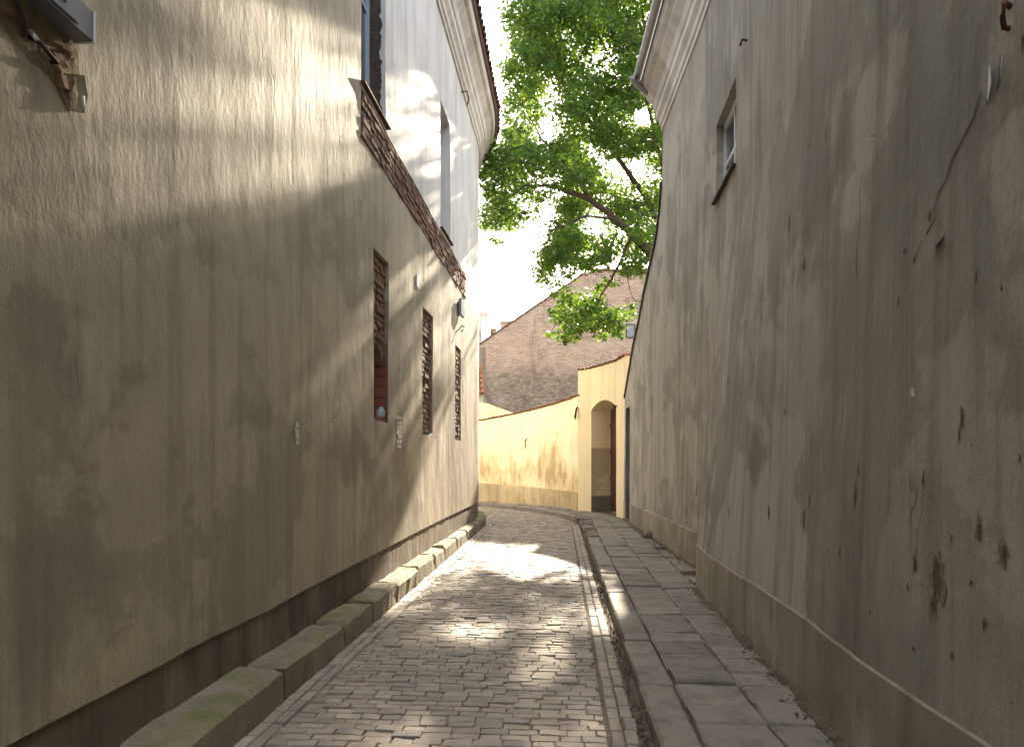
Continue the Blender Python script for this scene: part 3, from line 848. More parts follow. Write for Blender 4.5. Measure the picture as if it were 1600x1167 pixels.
# gate bay
GT = 4.25
bay = put('gate_bay', poly_wall([gate_pts[0], gate_pts[0].lerp(gate_pts[1], .5), gate_pts[1]], lambda i: 0, lambda i: GT, 'yellow_plain', 'gate_bay'), YW)
g1, g2 = gate_pts[1], gate_pts[2]; gt = (g2-g1).normalized(); gn = Vector((gt.y, -gt.x))   # gn: into the yard
ga = lambda q: 3.02+.25*math.sin(math.pi*q)**.75 if 0 < q < 1 else 3.02
V, F = [], []; n = 16
for i in range(n+1):
    p = g1.lerp(g2, i/n); z0 = ga(i/n)
    V += [(p.x, p.y, z0), (p.x, p.y, (z0+GT)/2), (p.x, p.y, GT), (p.x+gn.x*.70, p.y+gn.y*.70, GT), (p.x+gn.x*.70, p.y+gn.y*.70, z0)]
for i in range(n):
    for k in range(4): F.append((i*5+k, i*5+k+1, i*5+6+k, i*5+5+k))
    F.append((i*5+4, i*5, i*5+5, i*5+9))
put('arch', mesh('arch', V, F, 'yellow_plain'), YW)
def jamb(p, name, zsplit, mats):
    V, F, I = [], [], []
    q = p+gn*.70
    for z in zsplit: V += [(p.x, p.y, z), (q.x, q.y, z)]
    for i in range(len(zsplit)-1): F.append((2*i, 2*i+1, 2*i+3, 2*i+2)); I.append(i)
    return mesh(name, V, F, mats, I)
put('jamb', jamb(g1, 'jamb', [0, .54, 1.94, 3.02], ['jamb_grey', 'jamb_tan', 'yellow_plain']), YW)
put('jamb', jamb(g2, 'jamb', [0, .54, 1.94, 3.02], ['jamb_grey', 'jamb_tan', 'yellow_plain']), YW)
far_bay = [g2, g2.lerp(arc[0], .5), arc[0]+(arc[0]-g2)*.08]
put('gate_bay', poly_wall(far_bay, lambda i: 0, lambda i: GT, 'yellow_plain', 'gate_bay'), YW)
# gate door, boards and rails
dg = put('gate_door', mesh('gate_door', [(*(g1.lerp(g2, q)+gn*.68), z) for q in (0, 1) for z in (.08, 3.3)], [(0, 1, 3, 2)], 'wood'), YW)
gl = (g2-g1).length; nb_ = 9
for i in range(nb_):
    q = (i+.5)/nb_; p = g1.lerp(g2, q)+gn*.65
    me = boxes('board', [(-.026, 0, -gl/nb_/2+.006, gl/nb_/2-.006, 0, min(ga(max(.02, q-.05)), ga(min(.98, q+.05)))-.13)], 'wood')
    put('board', me, dg, (p.x, p.y, .12), (0, 0, math.atan2(gt.y, gt.x)-math.pi/2))
for z in (.35, 1.0, 1.75, 2.5):
    p = g1.lerp(g2, .5)+gn*.615
    put('rail', boxes('rail', [(-.03, .03, -gl/2+.03, gl/2-.03, 0, .13)], 'wood'), dg, (p.x, p.y, z), (0, 0, math.atan2(gt.y, gt.x)-math.pi/2))
# tiles along the top
YT = [half_tile('coping_tile', .085, .46, 'tile', 5) for _ in range(3)]
def cope(path, ztop, step=.165):
    d = 0.0; cum = [0]
    for a_, b_ in zip(path, path[1:]): cum.append(cum[-1]+(b_-a_).length)
    x = .05
    while x < cum[-1]:
        i = max(k for k in range(len(cum)-1) if cum[k] <= x); f_ = (x-cum[i])/(cum[i+1]-cum[i]); p = path[i].lerp(path[i+1], f_)
        t = (path[i+1]-path[i]).normalized(); nrm = Vector((-t.y, t.x)); z = ztop(i)+(ztop(min(i+1, len(path)-1))-ztop(i))*f_
        q = p+nrm*(.045+random.uniform(-.02, .015))
        put('coping_tile', random.choice(YT), YW, (q.x, q.y, z-.012+random.uniform(-.01, .012)), (R(9)+random.gauss(0, .03), random.gauss(0, .06), math.atan2(-nrm.y, -nrm.x)-math.pi/2+random.gauss(0, .05)))
        x += step
cope(arc[:22], low_top)
cope([gate_pts[0], g1, g2, far_bay[2]], lambda i: GT)
put('coping_bed', poly_wall(arc, lambda i: low_top(i)-.035, lambda i: low_top(i)+.02, 'tile', 'coping_bed', 1, .4), YW) if False else None

# ------------------------------------------------------------------ houses behind
GH = thing('brick_gable_house', 'tall old house with a bare weathered brick gable behind the yellow wall', 'building', (3, 36, 0))
GY = 36.0
gp = [(-1.75, -.05), (14.0, -.05), (14.0, 11.6), (4.3, 11.55), (3.9, 11.45), (-1.75, 7.62)]
sw = [(5.75, 8.15), (6.35, 8.15), (6.35, 9.0), (5.75, 9.0)]
V = [(x, GY, z) for x, z in gp]+[(x, GY+9, z) for x, z in gp]
F = [tuple(range(6))]+[tuple(range(6, 12))[::-1]]+[(i, (i+1) % 6, (i+1) % 6+6, i+6)[::-1] for i in (0, 1, 2, 3, 4, 5)]
put('gable_wall', mesh('gable_wall', V, F, 'gable'), GH)
# verge: weathered tiles laid along the slope
vt = block('verge_tile', .34, .30, .05, .01, 'tile_old', .012)
L = math.hypot(3.9+1.75, 11.45-7.62); sl = math.atan2(11.45-7.62, 3.9+1.75); k = int(L/.31)
for i in range(k):
    q = (i+.5)/k
    put('verge_tile', vt, GH, (-1.75+(5.65)*q, GY+.05, 7.64+3.83*q+random.uniform(-.01, .02)), (0, -sl+random.gauss(0, .03), 0))
for i in range(16):
    put('verge_tile', vt, GH, (4.3+i*.33, GY+.05, 11.57), (0, random.gauss(0, .03), 0))
wg = put('window', boxes('window', [(6.0, 6.5, GY-.02, GY-.003, 8.0, 8.75)], 'dark_metal'), GH)
put('pane', boxes('pane', [(6.06, 6.44, GY-.026, GY-.021, 8.06, 8.69)], 'glass'), wg)
ch = put('chimney', boxes('chimney', [(-.62, -.12, GY+1.2, GY+1.8, 8.0, 9.05), (-.66, -.08, GY+1.16, GY+1.84, 9.05, 9.13)], 'gable'), GH)
# grey rendered strip at the left corner of the gable
put('corner_render', boxes('corner_render', [(-1.78, -1.42, GY-.03, GY-.004, 0, 7.5)], 'jamb_grey'), GH)

PH = thing('pink_house', 'pale pink rendered house with two chimneys far behind the brick gable', 'building', (-2.5, 50, 0))
put('wall', boxes('wall', [(-9, -2.05, 48, 56, 0, 9.9)], 'jamb_tan'), PH)
t = NT('pale_pink_render'); M['pink'] = t.fin(t.mix(t.noise(t.pos(), 2, 4), (.52, .41, .37), (.60, .50, .46)), .9)
cha = put('chimney', boxes('chimney', [(-2.75, -1.85, 49.0, 50.2, 9.7, 12.05), (-2.82, -1.78, 48.93, 50.27, 12.05, 12.2)], 'pink'), PH)
chb = put('chimney', boxes('chimney', [(-2.15, -1.52, 47.6, 48.4, 8.5, 11.2), (-2.2, -1.47, 47.55, 48.45, 11.2, 11.3)], 'white_paint'), PH)
put('chimney', boxes('chimney', [(-1.55, -1.2, 50.5, 51.0, 10.2, 11.2), (-1.6, -1.15, 50.45, 51.05, 11.2, 11.28)], 'gable'), PH)
rv = [(-2.0, 48, 9.9), (-2.0, 56, 9.9), (-2.6, 48, 11.1), (-2.6, 56, 11.1), (.6, 48, 8.6), (.6, 56, 8.6), (-1.7, 48.5, 11.0), (-1.7, 56, 11.0)]
put('roof', mesh('roof', rv, [(0, 1, 3, 2), (6, 4, 5, 7)], 'tile'), PH)

SH = thing('tiled_shed', 'low shed with red pantile roof and patchy plaster wall left of the gable', 'shed', (-2, 30, 0))
put('wall', boxes('wall', [(-5, -1.22, 29.2, 33, 0, 4.45)], 'plinth_right'), SH)
sr = put('roof', mesh('roof', [(-5, 29.0, 4.36), (-1.2, 29.0, 4.36), (-1.45, 31.2, 5.9), (-5, 31.2, 5.9)], [(0, 1, 2, 3)], 'tile'), SH)
ST = half_tile('roof_tile', .10, .38, 'tile', 5)
for r_ in range(6):
    for c_ in range(6):
        q = r_/6.0
        put('roof_tile', ST, sr, (-1.30-.22*q-c_*.19+.05, 29.0+2.2*q, 4.40+1.54*q), (R(35), 0, 0))
YS = thing('pale_yellow_wall', 'short pale yellow wall end showing between shed and brick gable', 'wall', (-.5, 27.2, 0))
put('wall_face', mesh('wall_face', [(-1.32, 27.5, 0), (.45, 27.0, 0), (.45, 27.0, 3.3), (-.2, 27.2, 3.55), (-1.0, 27.4, 3.86), (-1.32, 27.5, 3.9)] + [(-1.32, 27.8, 0), (.45, 27.3, 0), (.45, 27.3, 3.3), (-.2, 27.5, 3.55), (-1.0, 27.7, 3.86), (-1.32, 27.8, 3.9)],
    [(0, 1, 2, 3, 4, 5), (11, 10, 9, 8, 7, 6)]+[(i, (i+6), (i+1) % 6+6, (i+1) % 6) for i in range(6)], 'yellow_plain'), YS)

# ------------------------------------------------------------------ maple
CLUMPS = [
(2.77,19.15,10.36,0.41),(4.61,22.04,16.31,0.31),(0.55,21.5,14.86,0.4),(3.17,19.94,8.87,0.52),(4.99,20.03,13.07,0.32),(4.3,25.25,9.36,0.4),(-0.49,19.87,9.24,0.32),
(1.63,18.71,5.04,0.28),(2.56,18.7,13.71,0.44),(-0.12,19.87,11.72,0.2),(0.8,22.99,13.68,0.32),(1.11,20.09,7.6,0.32),(-0.39,22.65,10.94,0.38),(2.77,19.89,5.31,0.39),
(1.31,25.5,18.13,0.34),(3.66,17.93,10.73,0.51),(1.28,18.18,13.54,0.35),(4.03,19.31,13.07,0.3),(0.37,18.71,11.71,0.38),(4.26,18.78,8.12,0.31),(3.94,25.99,10.02,0.32),
(4.26,23.79,9.21,0.45),(1.98,18.27,9.14,0.44),(3.12,19.75,9.37,0.3),(0.74,25.28,14.33,0.49),(2.05,18.74,9.33,0.41),(1.26,19.91,14.75,0.35),(2.48,20.25,9.43,0.48),
(3.37,17.76,11.84,0.33),(2.74,19.59,16.24,0.33),(0.49,23.6,19.43,0.34),(2.11,18.63,6.94,0.4),(2.58,24.29,11.82,0.51),(3.4,23.66,10.39,0.48),(5.54,25.16,9.94,0.52),
(6.66,21.3,13.38,0.42),(6.71,24.4,13.06,0.31),(2.96,18.98,5.26,0.16),(1.51,21.99,8.74,0.49),(4.57,24.7,15.8,0.5),(0.69,22.68,11.59,0.31),(3.44,22.13,9.29,0.39),
(2.3,23.74,10.86,0.33),(3.61,22.05,15.09,0.4),(2,18.94,11.34,0.34),(5.34,24.75,10.98,0.43),(1.55,19.43,12.74,0.52),(7.74,23.7,17.76,0.36),(2.44,19.45,7.2,0.36),
(3.9,20.37,7.52,0.16),(4.43,18.49,13.59,0.31),(3.42,18.83,10.13,0.34),(3.08,21.52,8.13,0.41),(3.03,23.49,11.03,0.49),(0.46,21,11.89,0.34),(0.37,25.1,13.01,0.48),
(4.7,21.84,12.94,0.52),(3.17,20.28,5.58,0.25),(1.88,20.59,11.5,0.44),(4.94,23.2,16.04,0.37),(4.76,20.87,10.37,0.52),(5.7,25.83,10.42,0.31),(4.38,20.97,8.29,0.31),
(0.55,19.71,12.18,0.5),(4.05,22.37,11.83,0.52),(-0.42,17.98,8.86,0.5),(0.28,21.76,12.02,0.43),(2.81,19.04,6.63,0.25),(2.07,18.53,5.74,0.41),(2.53,19.65,10.94,0.42),
(3.84,18.04,10.41,0.42),(-0.06,21.43,12.23,0.2),(1.13,24.19,18.38,0.44),(2.54,19.05,5.37,0.41),(-0.22,18.33,9.61,0.45),(3.58,23.86,16.76,0.48),(0.87,24.4,13.98,0.38),
(2.13,25.33,12.57,0.39),(1.88,18.26,14.45,0.32),(3.76,20.11,11.07,0.47),(2.8,20.28,7.59,0.36),(1.56,23.7,17.63,0.38),(-0.14,25.32,10.12,0.2),(1.91,25.45,16.14,0.5),
(1.93,19.24,11.69,0.42),(4.66,25,18,0.36),(-0.52,18.31,9.54,0.32),(5.37,24.03,16.37,0.41),(2.99,23.83,13.75,0.52),(2.24,21.17,15.6,0.36),(3.09,19.59,7.11,0.34),
(6.43,19.15,15.77,0.35),(4,19.96,14.13,0.34),(3.88,25.56,17.69,0.48),(4.9,21.57,14.96,0.38),(4.16,20.3,15.15,0.36),(1.41,24.07,12.22,0.3),(3.01,20.63,5.5,0.29),
(0.64,18.92,9.85,0.48),(1.57,20.17,13.21,0.4),(-0.27,25.72,15.12,0.2),(5.32,23.56,19.38,0.35),(4.85,25.93,14.23,0.48),(1.68,23.2,14.58,0.36),(1.74,20.28,5.56,0.3),
(5.52,18.39,14.6,0.45),(5.94,19.5,9.53,0.33),(-0.07,25.33,14.72,0.39),(4.03,24.5,10.76,0.38),(1.82,20.97,12.39,0.45),(4.65,20.38,9.69,0.38),(4.91,21.88,16.88,0.47),
(7.2,24.04,11.1,0.5),(2.31,20.97,7.61,0.33),(4.21,19.65,14.24,0.43),(2.56,25.78,14.08,0.33),(7.27,24.53,11.44,0.36),(1.49,19.39,5.67,0.34),(6.25,21.53,17.79,0.33),
(2.42,21.97,10.83,0.36),(5.09,23.91,9.93,0.41),(7.91,23.69,15.1,0.5),(1.4,18.65,9.17,0.4),(3.57,20.92,14.54,0.35),(-0.05,17.6,9.34,0.35),(1.83,25.12,15.85,0.48),
(2.07,17.99,11.46,0.31),(3.74,25.35,17.78,0.5),(1.75,20.69,6.54,0.42),(0.77,24.99,11.16,0.31),(1.59,20.25,6.1,0.26),(2.74,20.18,16.02,0.46),(0.66,23.18,16.75,0.47),
(5.03,25.38,17.46,0.45),(1.63,25.86,11.38,0.4),(3.88,22.64,11.64,0.36),(0.99,19.14,6.96,0.37),(0.95,19.17,12.99,0.5),(5.36,24.18,14.81,0.41),(0.32,21.3,10.06,0.47),
(4.38,22.61,12.06,0.46),(0.47,21.77,16.2,0.4),(1.77,22.82,8.47,0.42),(1.42,24.49,11.61,0.34),(1.32,24.58,17.97,0.47),(1.81,17.95,12.95,0.41),(0.11,17.93,10.36,0.35),
(1.29,17.89,10.68,0.52),(0.84,19.63,13.58,0.4),(1.65,19.94,5.72,0.4),(2.98,20.8,12.55,0.47),(0.81,22.22,13.9,0.34),(0.64,20.19,14.39,0.4),(-0.49,19.91,8.51,0.3),
(0.56,25.36,16.93,0.46),(1.52,25.47,15.49,0.38),(2.23,20.33,16.08,0.47),(3.29,19.6,15.89,0.31),(0.18,20.22,9.79,0.39),(4.61,19.95,15.04,0.46),(2.31,19.5,11.94,0.36),
(3.6,19.18,6.91,0.16),(2.3,20.36,16.38,0.41),(1.39,21.59,16,0.34),(4.72,20.47,14.25,0.39),(0.2,22.25,10.78,0.45),(2.11,22.52,8.34,0.4),(1.73,20.52,14.11,0.5),
(3.6,19.16,13.19,0.4),(2.41,24.08,11.63,0.44),(4.21,19.92,11.87,0.48),(4.19,25.81,16.49,0.33),(0.52,19.57,13.83,0.3),(3.88,21.75,13.03,0.44),(1.77,20.23,12.81,0.46),
(0.28,22.34,10.29,0.38),(1.31,19.59,7.73,0.35),(1.56,18.66,13.83,0.31),(6.88,24.88,13.38,0.49),(3.29,20.26,7.36,0.28),(1.41,25.5,9.39,0.51),(0.03,22.9,9.61,0.39),
(-0.1,22.16,14.1,0.41),(4.38,20.87,7.92,0.2),(3.38,18.86,6.92,0.26),(-0.1,22.35,14.29,0.33),(4.62,21.65,14.54,0.38),(1.4,25.1,19.95,0.37),(3.19,20.93,12.34,0.31),
(3.61,19.93,8.93,0.51),(0.36,18.6,15.47,0.32),(2.16,21.92,8.39,0.3),(2.71,24.41,14.79,0.38),(5.52,25.2,15.45,0.37),(3.31,18.49,8.14,0.33),(2.07,21.82,12.59,0.39),
(2.13,25.9,9.62,0.39),(2.14,25.91,18.49,0.33),(4.21,19.38,11.97,0.44),(2.82,22.65,13.63,0.43),(3.54,21.35,17.46,0.43),(0.22,23.8,13.04,0.37),(2.46,20.97,6.67,0.33),
(3.48,19.03,7.11,0.38),(-0.14,24.73,17.75,0.2),(2.62,20.25,16.84,0.44),(0.47,21.52,16.34,0.33),(1.78,22.9,13.44,0.39),(3.87,20.01,13.43,0.49),(2.37,21.37,8.35,0.31),
(1.28,24.49,14.08,0.49),(4.99,25.13,12.52,0.32),(3.09,20.73,5.96,0.41),(2.96,20.25,12.64,0.45),(3.03,25.91,11.15,0.35),(2.46,23.83,17.71,0.32),(-0.11,24.82,13.54,0.2),
(1.58,18.69,5.89,0.38),(1.65,22.37,11.84,0.33),(-0.44,24.13,12.57,0.35),(2.61,21.39,17.2,0.42),(3.06,25.7,11.74,0.39),(1.51,20.6,5.36,0.25),(2.28,18.54,14.85,0.5),
(2.37,19.43,6.16,0.29),(2.73,21.22,11.7,0.4),(-0.62,20.96,10.93,0.2),(1.9,23.9,12.87,0.41),(2.04,20.13,9.72,0.43),(4.34,21.94,14.17,0.47),(1.11,21.17,14.3,0.49),
(2.91,20.56,7.67,0.3),(3.97,18,14.7,0.44),(5.24,23.92,19.51,0.43),(2.86,21.36,8.25,0.4),(-0.1,18.2,11.98,0.2),(3.64,20.2,15.62,0.51),(0.86,24.65,14.25,0.33),
(3.78,24.14,10.01,0.32),(0.63,20.54,12.98,0.43),(4.14,24.68,14.65,0.38),(3.98,20.36,11.24,0.45),(1,22.43,15.18,0.36),(-0.91,22.23,9.23,0.2),(0.55,18.61,9.81,0.47),
(1.93,19.16,5.27,0.16),(4.57,17.77,12.32,0.42),(0.99,18.71,12.56,0.41),(1.34,21.88,14.53,0.49),(1.15,20.65,16.66,0.47),(2.11,19,5.88,0.41),(4.19,18.46,14.87,0.42),
(-1.01,23.36,11.4,0.2),(6.21,22.03,11.5,0.34),(3.29,19.26,12.18,0.46),(2.68,21.69,11.81,0.42),(0.05,23.5,15.27,0.2),(2.42,18.62,5.67,0.33),(7.09,24.27,20.08,0.51),
(1.85,19.8,16.51,0.43),(3.65,21.42,13.61,0.35),(6.39,19.73,14.55,0.41),(6.5,23.1,14.59,0.36),(3.24,19.15,13.26,0.35),(3.47,19.65,15.65,0.35),(2.03,18.81,15.19,0.35),
(2.77,19.89,12.32,0.51),(1.6,19.14,7.35,0.33),(3.6,22.37,16.5,0.36),(3.72,25.81,18.32,0.31),(5.17,18.97,11.5,0.34),(5.08,19.45,13.95,0.48),(3.04,19.13,8.69,0.3),
(1.71,22.8,18.4,0.38),(2.78,19.56,12.6,0.51),(0.28,20.02,10.75,0.34),(1.36,20.52,16.04,0.42),(3.07,19.39,5.64,0.24),(4.71,21.78,12.16,0.41),(3.82,24.67,13.26,0.41),
(2.25,24.61,17.45,0.48),(1.33,17.79,12.55,0.41),(1.9,20.77,7.56,0.4),(7.48,23.43,15.09,0.47),(3.51,20.06,6.11,0.16),(2.08,18.95,12.02,0.48),(1.43,23.36,16.78,0.51),
(4.2,24.85,13.26,0.42),(2.85,19.27,7.68,0.43),(0.86,18.04,11.8,0.38),(4.3,19.58,11.65,0.4),(2.48,20.75,6.05,0.28),(3.1,18.08,13.32,0.33),(4.3,23.7,15.79,0.37),
(3.04,21.59,12.45,0.51),(6.49,19.86,16.07,0.45),(2.97,22.41,16.96,0.46),(3.91,18.68,15.31,0.31),(3.09,20.88,17.3,0.4),(1.53,19.19,4.9,0.16),(1.07,19.57,7.22,0.3),
(3.02,22.84,12.8,0.39),(1.61,21.58,8.04,0.49),(3.61,25.8,15.44,0.47),(1.65,23.11,9.17,0.45),(3.16,24.07,10.51,0.42),(0.75,19.25,11.67,0.5),(-0.75,24.63,11.76,0.39),
(4.73,23.87,9.59,0.43),(1.67,19.91,8.09,0.42),(3.92,22.85,12.23,0.5),(2.68,21.47,16.09,0.42),(4.06,23.12,18.88,0.33),(1.48,19.05,6.14,0.27),(3.79,24.48,10.04,0.49),
(0.76,18.86,13.45,0.51),(2.23,24.55,13.83,0.5),(-0.89,24.67,10.1,0.42),(4.01,20.57,16.1,0.52),(1.41,20.62,10.37,0.35),(1.41,20.21,13.83,0.43),(1.28,21.54,16.55,0.41),
(6.61,20.13,14.23,0.31),(7.83,25.76,20.08,0.42),(3.64,21.94,14.24,0.52),(2.49,22.32,10.05,0.51),(2.96,22.49,8.45,0.34),(1.58,17.75,8.97,0.35),(5.45,24,16.8,0.37),
(-0.31,24.44,10.89,0.46),(0.08,18.97,13.76,0.4),(-0.92,24.52,12,0.36),(1.08,23.48,15.41,0.52),(5.5,21.73,11.73,0.38),(4.46,25.86,20.55,0.38),(0.52,24.03,12.7,0.42),
(0.85,18.26,13.43,0.49),(0.13,17.84,13.46,0.49),(2.67,24.71,19.15,0.43),(6.78,20.01,16.4,0.34),(3.91,22.37,13.61,0.41),(2.53,22.77,12.47,0.34),(1.99,22.54,18.65,0.39),
(1.64,23.48,8.92,0.5),(0.57,24.03,14.24,0.32),(0.11,18.71,11.32,0.47),(-0.6,20.31,9.42,0.2),(0.68,25.89,14.38,0.36),(1.12,19.85,5.25,0.16),(4.28,19.55,15.73,0.41),
(3.47,24.18,10.08,0.51),(0.56,17.9,8.62,0.39),(3.45,18.09,8.06,0.32),(1.62,18.47,6.97,0.28),(-0.65,22.67,11.65,0.2),(2.19,23.72,17.96,0.49),(1.32,19.62,7.44,0.24),
(3.06,18.7,10.13,0.43),(3.36,20.79,7.42,0.33),(3.81,25.08,18.72,0.46),(-0.61,21.35,9.22,0.43),(1.63,18.52,14.11,0.31),(5.45,24.24,13.24,0.35),(-0.74,20.13,9.65,0.2),
(0.85,25.36,11.14,0.51),(5.3,25.19,15.95,0.47),(0.1,24.87,12.4,0.35),(4.33,23.85,15.23,0.47),(2.7,18.71,5.37,0.26),(3.26,20.7,9.37,0.34),(-0.02,22.75,9.35,0.2),
(4.62,20.68,12.71,0.44),(2.33,24.32,14.99,0.45),(1.27,24.31,15.52,0.5),(1.4,18.79,11.66,0.44),(1.46,22.97,9.06,0.48),(1.54,18.25,13.41,0.47),(4.61,22.63,18.64,0.37),
(3.51,18.36,14.2,0.42),(2.71,22.45,16.6,0.5),(5.16,23.22,12.71,0.33),(4.06,23.59,13.72,0.45),(3.53,18.64,6.98,0.27),(1.32,20.6,7.67,0.38),(0.51,17.63,9.4,0.52),
(7.46,24.54,14.71,0.51),(0.66,19.54,15.08,0.5),(4.75,21.27,8.62,0.4),(3.4,23.36,14.21,0.46),(1.52,17.98,9.19,0.39),(2.09,21.18,17.32,0.51),(2.32,22.56,14.58,0.48),
(1.92,17.73,13.23,0.47),(5.76,20.25,16.02,0.47),(6.34,20,10.72,0.36),(2.55,20.53,5.64,0.25),(3.59,20.04,12.06,0.3),(2.14,20.09,13.66,0.37),(3.11,20.63,17.07,0.4),
(4.12,24.2,19.69,0.42),(3.41,21.83,13.73,0.47),(2.95,19.79,5.75,0.34),(3.15,18.54,6.62,0.16),(3.77,18.02,8.86,0.4),(2.1,19.86,5.44,0.16),(1.48,23.74,18.54,0.31),
(2.28,25.45,19.4,0.33),(-0.19,21.57,13.72,0.2),(4.15,20.22,12.77,0.3),(3.91,22.97,9.98,0.33),(9.3,25.67,17.9,0.2),(4.63,24.62,19.26,0.48),(3.34,23.32,16.5,0.42),
(2.24,19.46,13.57,0.39),(4.24,20.58,8.25,0.37),(-0.59,23.32,10.08,0.5),(5.1,24.58,14.97,0.44),(6.72,20.34,12.26,0.38),(1.25,20.17,8.61,0.39),(-0.06,24.34,11.41,0.37),
(1.04,25.12,20.53,0.36),(6.29,23.88,19.01,0.48),(0.27,22.68,11.17,0.33),(1.27,22.7,15.93,0.37),(-0.32,18.43,9.21,0.51),(1.29,20.54,13.71,0.47),(2.62,25.69,18.24,0.47),
(-0.9,25.63,11.71,0.37),(0.79,17.84,12.83,0.41),(2.53,20.24,12.55,0.48),(3.94,22.72,17.51,0.49),(-0.81,23.37,9.57,0.2),(4.47,25.24,20.06,0.31),(1.46,20.57,16.75,0.32),
(2.22,22.78,16.17,0.44),(-0.31,21.31,11.01,0.48),(2.25,19.84,7.29,0.33),(5.26,21.65,15.19,0.36),(3.85,21.1,16.54,0.31),(-0.13,18.72,8.65,0.43),(0.14,24.89,13.23,0.45),
(0.14,21.48,10.63,0.32),(2.58,18.27,14.83,0.39),(4.5,24.65,18.02,0.43),(4.29,19.28,8.97,0.39),(4.43,22.29,15.12,0.39),(1.44,24.38,9.04,0.49),(0.2,19.67,16.41,0.2),
(1.76,22.73,17.37,0.35),(5.26,20.68,14.57,0.4),(-0.08,25.55,14.33,0.2),(1.17,18.27,13.3,0.42),(4.28,20.08,11.12,0.4),(2.47,22.57,17.62,0.46),(3.02,22.93,8.86,0.42),
(5.38,23.27,11.51,0.45),(1.87,19.09,14.25,0.46),(0.31,18.35,9.89,0.49),(3.03,21.31,15.74,0.49),(2.1,19.96,6.13,0.3),(1.09,17.99,9.4,0.44),(3.01,19.55,13.12,0.4),
(2.87,22.81,10.75,0.4),(4.23,23.59,14.83,0.4),(1.12,19.44,6.27,0.16),(0.3,20.25,16.87,0.2),(3.26,21.66,16.67,0.34),(1.12,23.38,16.78,0.35),(3.76,23.02,16.69,0.32),
(4.27,24.04,17.09,0.4),(0.95,18.73,7.11,0.33),(0.6,25.52,12.46,0.4),(2.91,20.95,7.91,0.33),(1.72,17.66,10.91,0.41),(3.24,19.73,14.89,0.39),(1.18,23.34,11.02,0.39),
(6.12,21.73,10.98,0.36),(2.37,23.17,19.08,0.31),(6.62,24.14,19.02,0.47),(1.01,22.67,11.96,0.42),(0.52,22.01,17.47,0.43),(3.27,23.02,10.36,0.39),(0.99,19.68,15.39,0.43),
(1.18,25.04,16.12,0.37),(1.81,22.91,12.9,0.47),(7.12,25,16.46,0.32),(0.43,20.78,11.15,0.41),(0.1,22.48,15.27,0.43),(0.48,22.63,14.88,0.51),(3.3,22.48,12.44,0.33),
(1.16,22.01,16.81,0.46),(0.22,20.41,12.43,0.38),(0.32,24.28,14.27,0.38),(0.17,22.78,9.85,0.39),(4.48,19.09,15.09,0.37),(0.4,17.82,12.11,0.42),(6.42,23.72,17.4,0.32),
(0.1,24.19,12.92,0.41),(2.96,17.62,11.95,0.31),(3.75,21.26,9.11,0.43),(4.79,21.2,15.1,0.42),(5.32,25.73,9.88,0.39),(4.02,21.86,8.65,0.45),(-0.5,22.77,9.94,0.41),
(3.16,19.26,11.52,0.47),(4.08,24.58,19.76,0.44),(0.42,18.99,10.28,0.36),(5.33,23.82,13.09,0.37),(-0.59,22.64,8.91,0.2),(1.06,24.68,19.19,0.45),(6.75,24.77,16.49,0.51),
(-0.48,24.58,9.42,0.2),(3.46,24.22,13.57,0.43),(7.3,22.65,14.16,0.44),(2.03,20.29,8.12,0.31),(0.58,18.02,15.18,0.31),(-0.52,20.16,10.18,0.35),(0.25,22.52,12.23,0.45),
(3.53,20.46,6,0.16),(0.92,20.09,7.26,0.31),(3.12,18.04,11.66,0.32),(8.26,25.83,16.66,0.38),(4.56,20.44,16.88,0.45),(3.77,21.86,17.06,0.47),(4.08,18.8,9.54,0.32),
(3.65,19.92,7.09,0.31),(1.96,20.72,15.64,0.43),(3.52,18.04,11.97,0.49),(3.14,22.87,16.66,0.32),(7.95,22.19,16.02,0.2),(0.11,19.61,13.96,0.31),(4.09,19.56,9.16,0.35),
(4.99,25.66,19.82,0.33),(1.95,19.64,12.93,0.3),(3.48,25.36,13.6,0.49),(1.82,19.05,7.66,0.39),(3.67,22.94,14.79,0.3),(0.79,23.31,10.7,0.4),(-0.15,18.37,8,0.44),
(4.55,21.86,10.22,0.52),(1.71,24.25,15.62,0.51),(4.89,19.05,12.92,0.36),(3.48,18.33,12.02,0.45),(8.02,22.98,18.26,0.51),(0.19,24.23,17.32,0.42),(5.14,22.52,18.06,0.46),
(1.51,19.03,11.37,0.32),(1.73,20,5.29,0.16),(-0.46,23.47,11.59,0.38),(-0.02,19.97,10.46,0.4),(3.64,20.42,9.15,0.38),(2.16,21.13,15.02,0.48),(4.61,23.69,16.02,0.32),
(2.85,20.44,14.07,0.34),(3.81,19.81,16.22,0.34),(6.42,20.43,16.95,0.39),(0.85,24.73,15.71,0.32),(3.46,25.95,17.94,0.46),(0.9,21.69,17.49,0.49),(5.33,25.65,20.56,0.48),
(6.7,25.47,10.89,0.37),(2.22,20.57,6.35,0.31),(1.45,17.62,14.53,0.51),(5.87,19.81,11,0.47),(1.58,22.46,17.44,0.33),(2.23,21.02,10.6,0.52),(1.64,20.86,7.28,0.25),
(3.37,17.78,7.62,0.5),(3.21,20.73,16.09,0.35),(-0.54,25.57,12.85,0.44),(3.02,23.38,17.21,0.43),(8.12,24.27,19.28,0.37),(2.08,23.98,13.66,0.32),(1.73,21.5,10.75,0.31),
(1.19,19.55,14.05,0.32),(-0.58,24.08,10.92,0.43),(4.39,20.37,12.93,0.35),(5.46,25.25,10.91,0.3),(0.82,25.28,19.34,0.4),(4.17,20.63,9.21,0.52),(2.18,19.51,13.25,0.45),
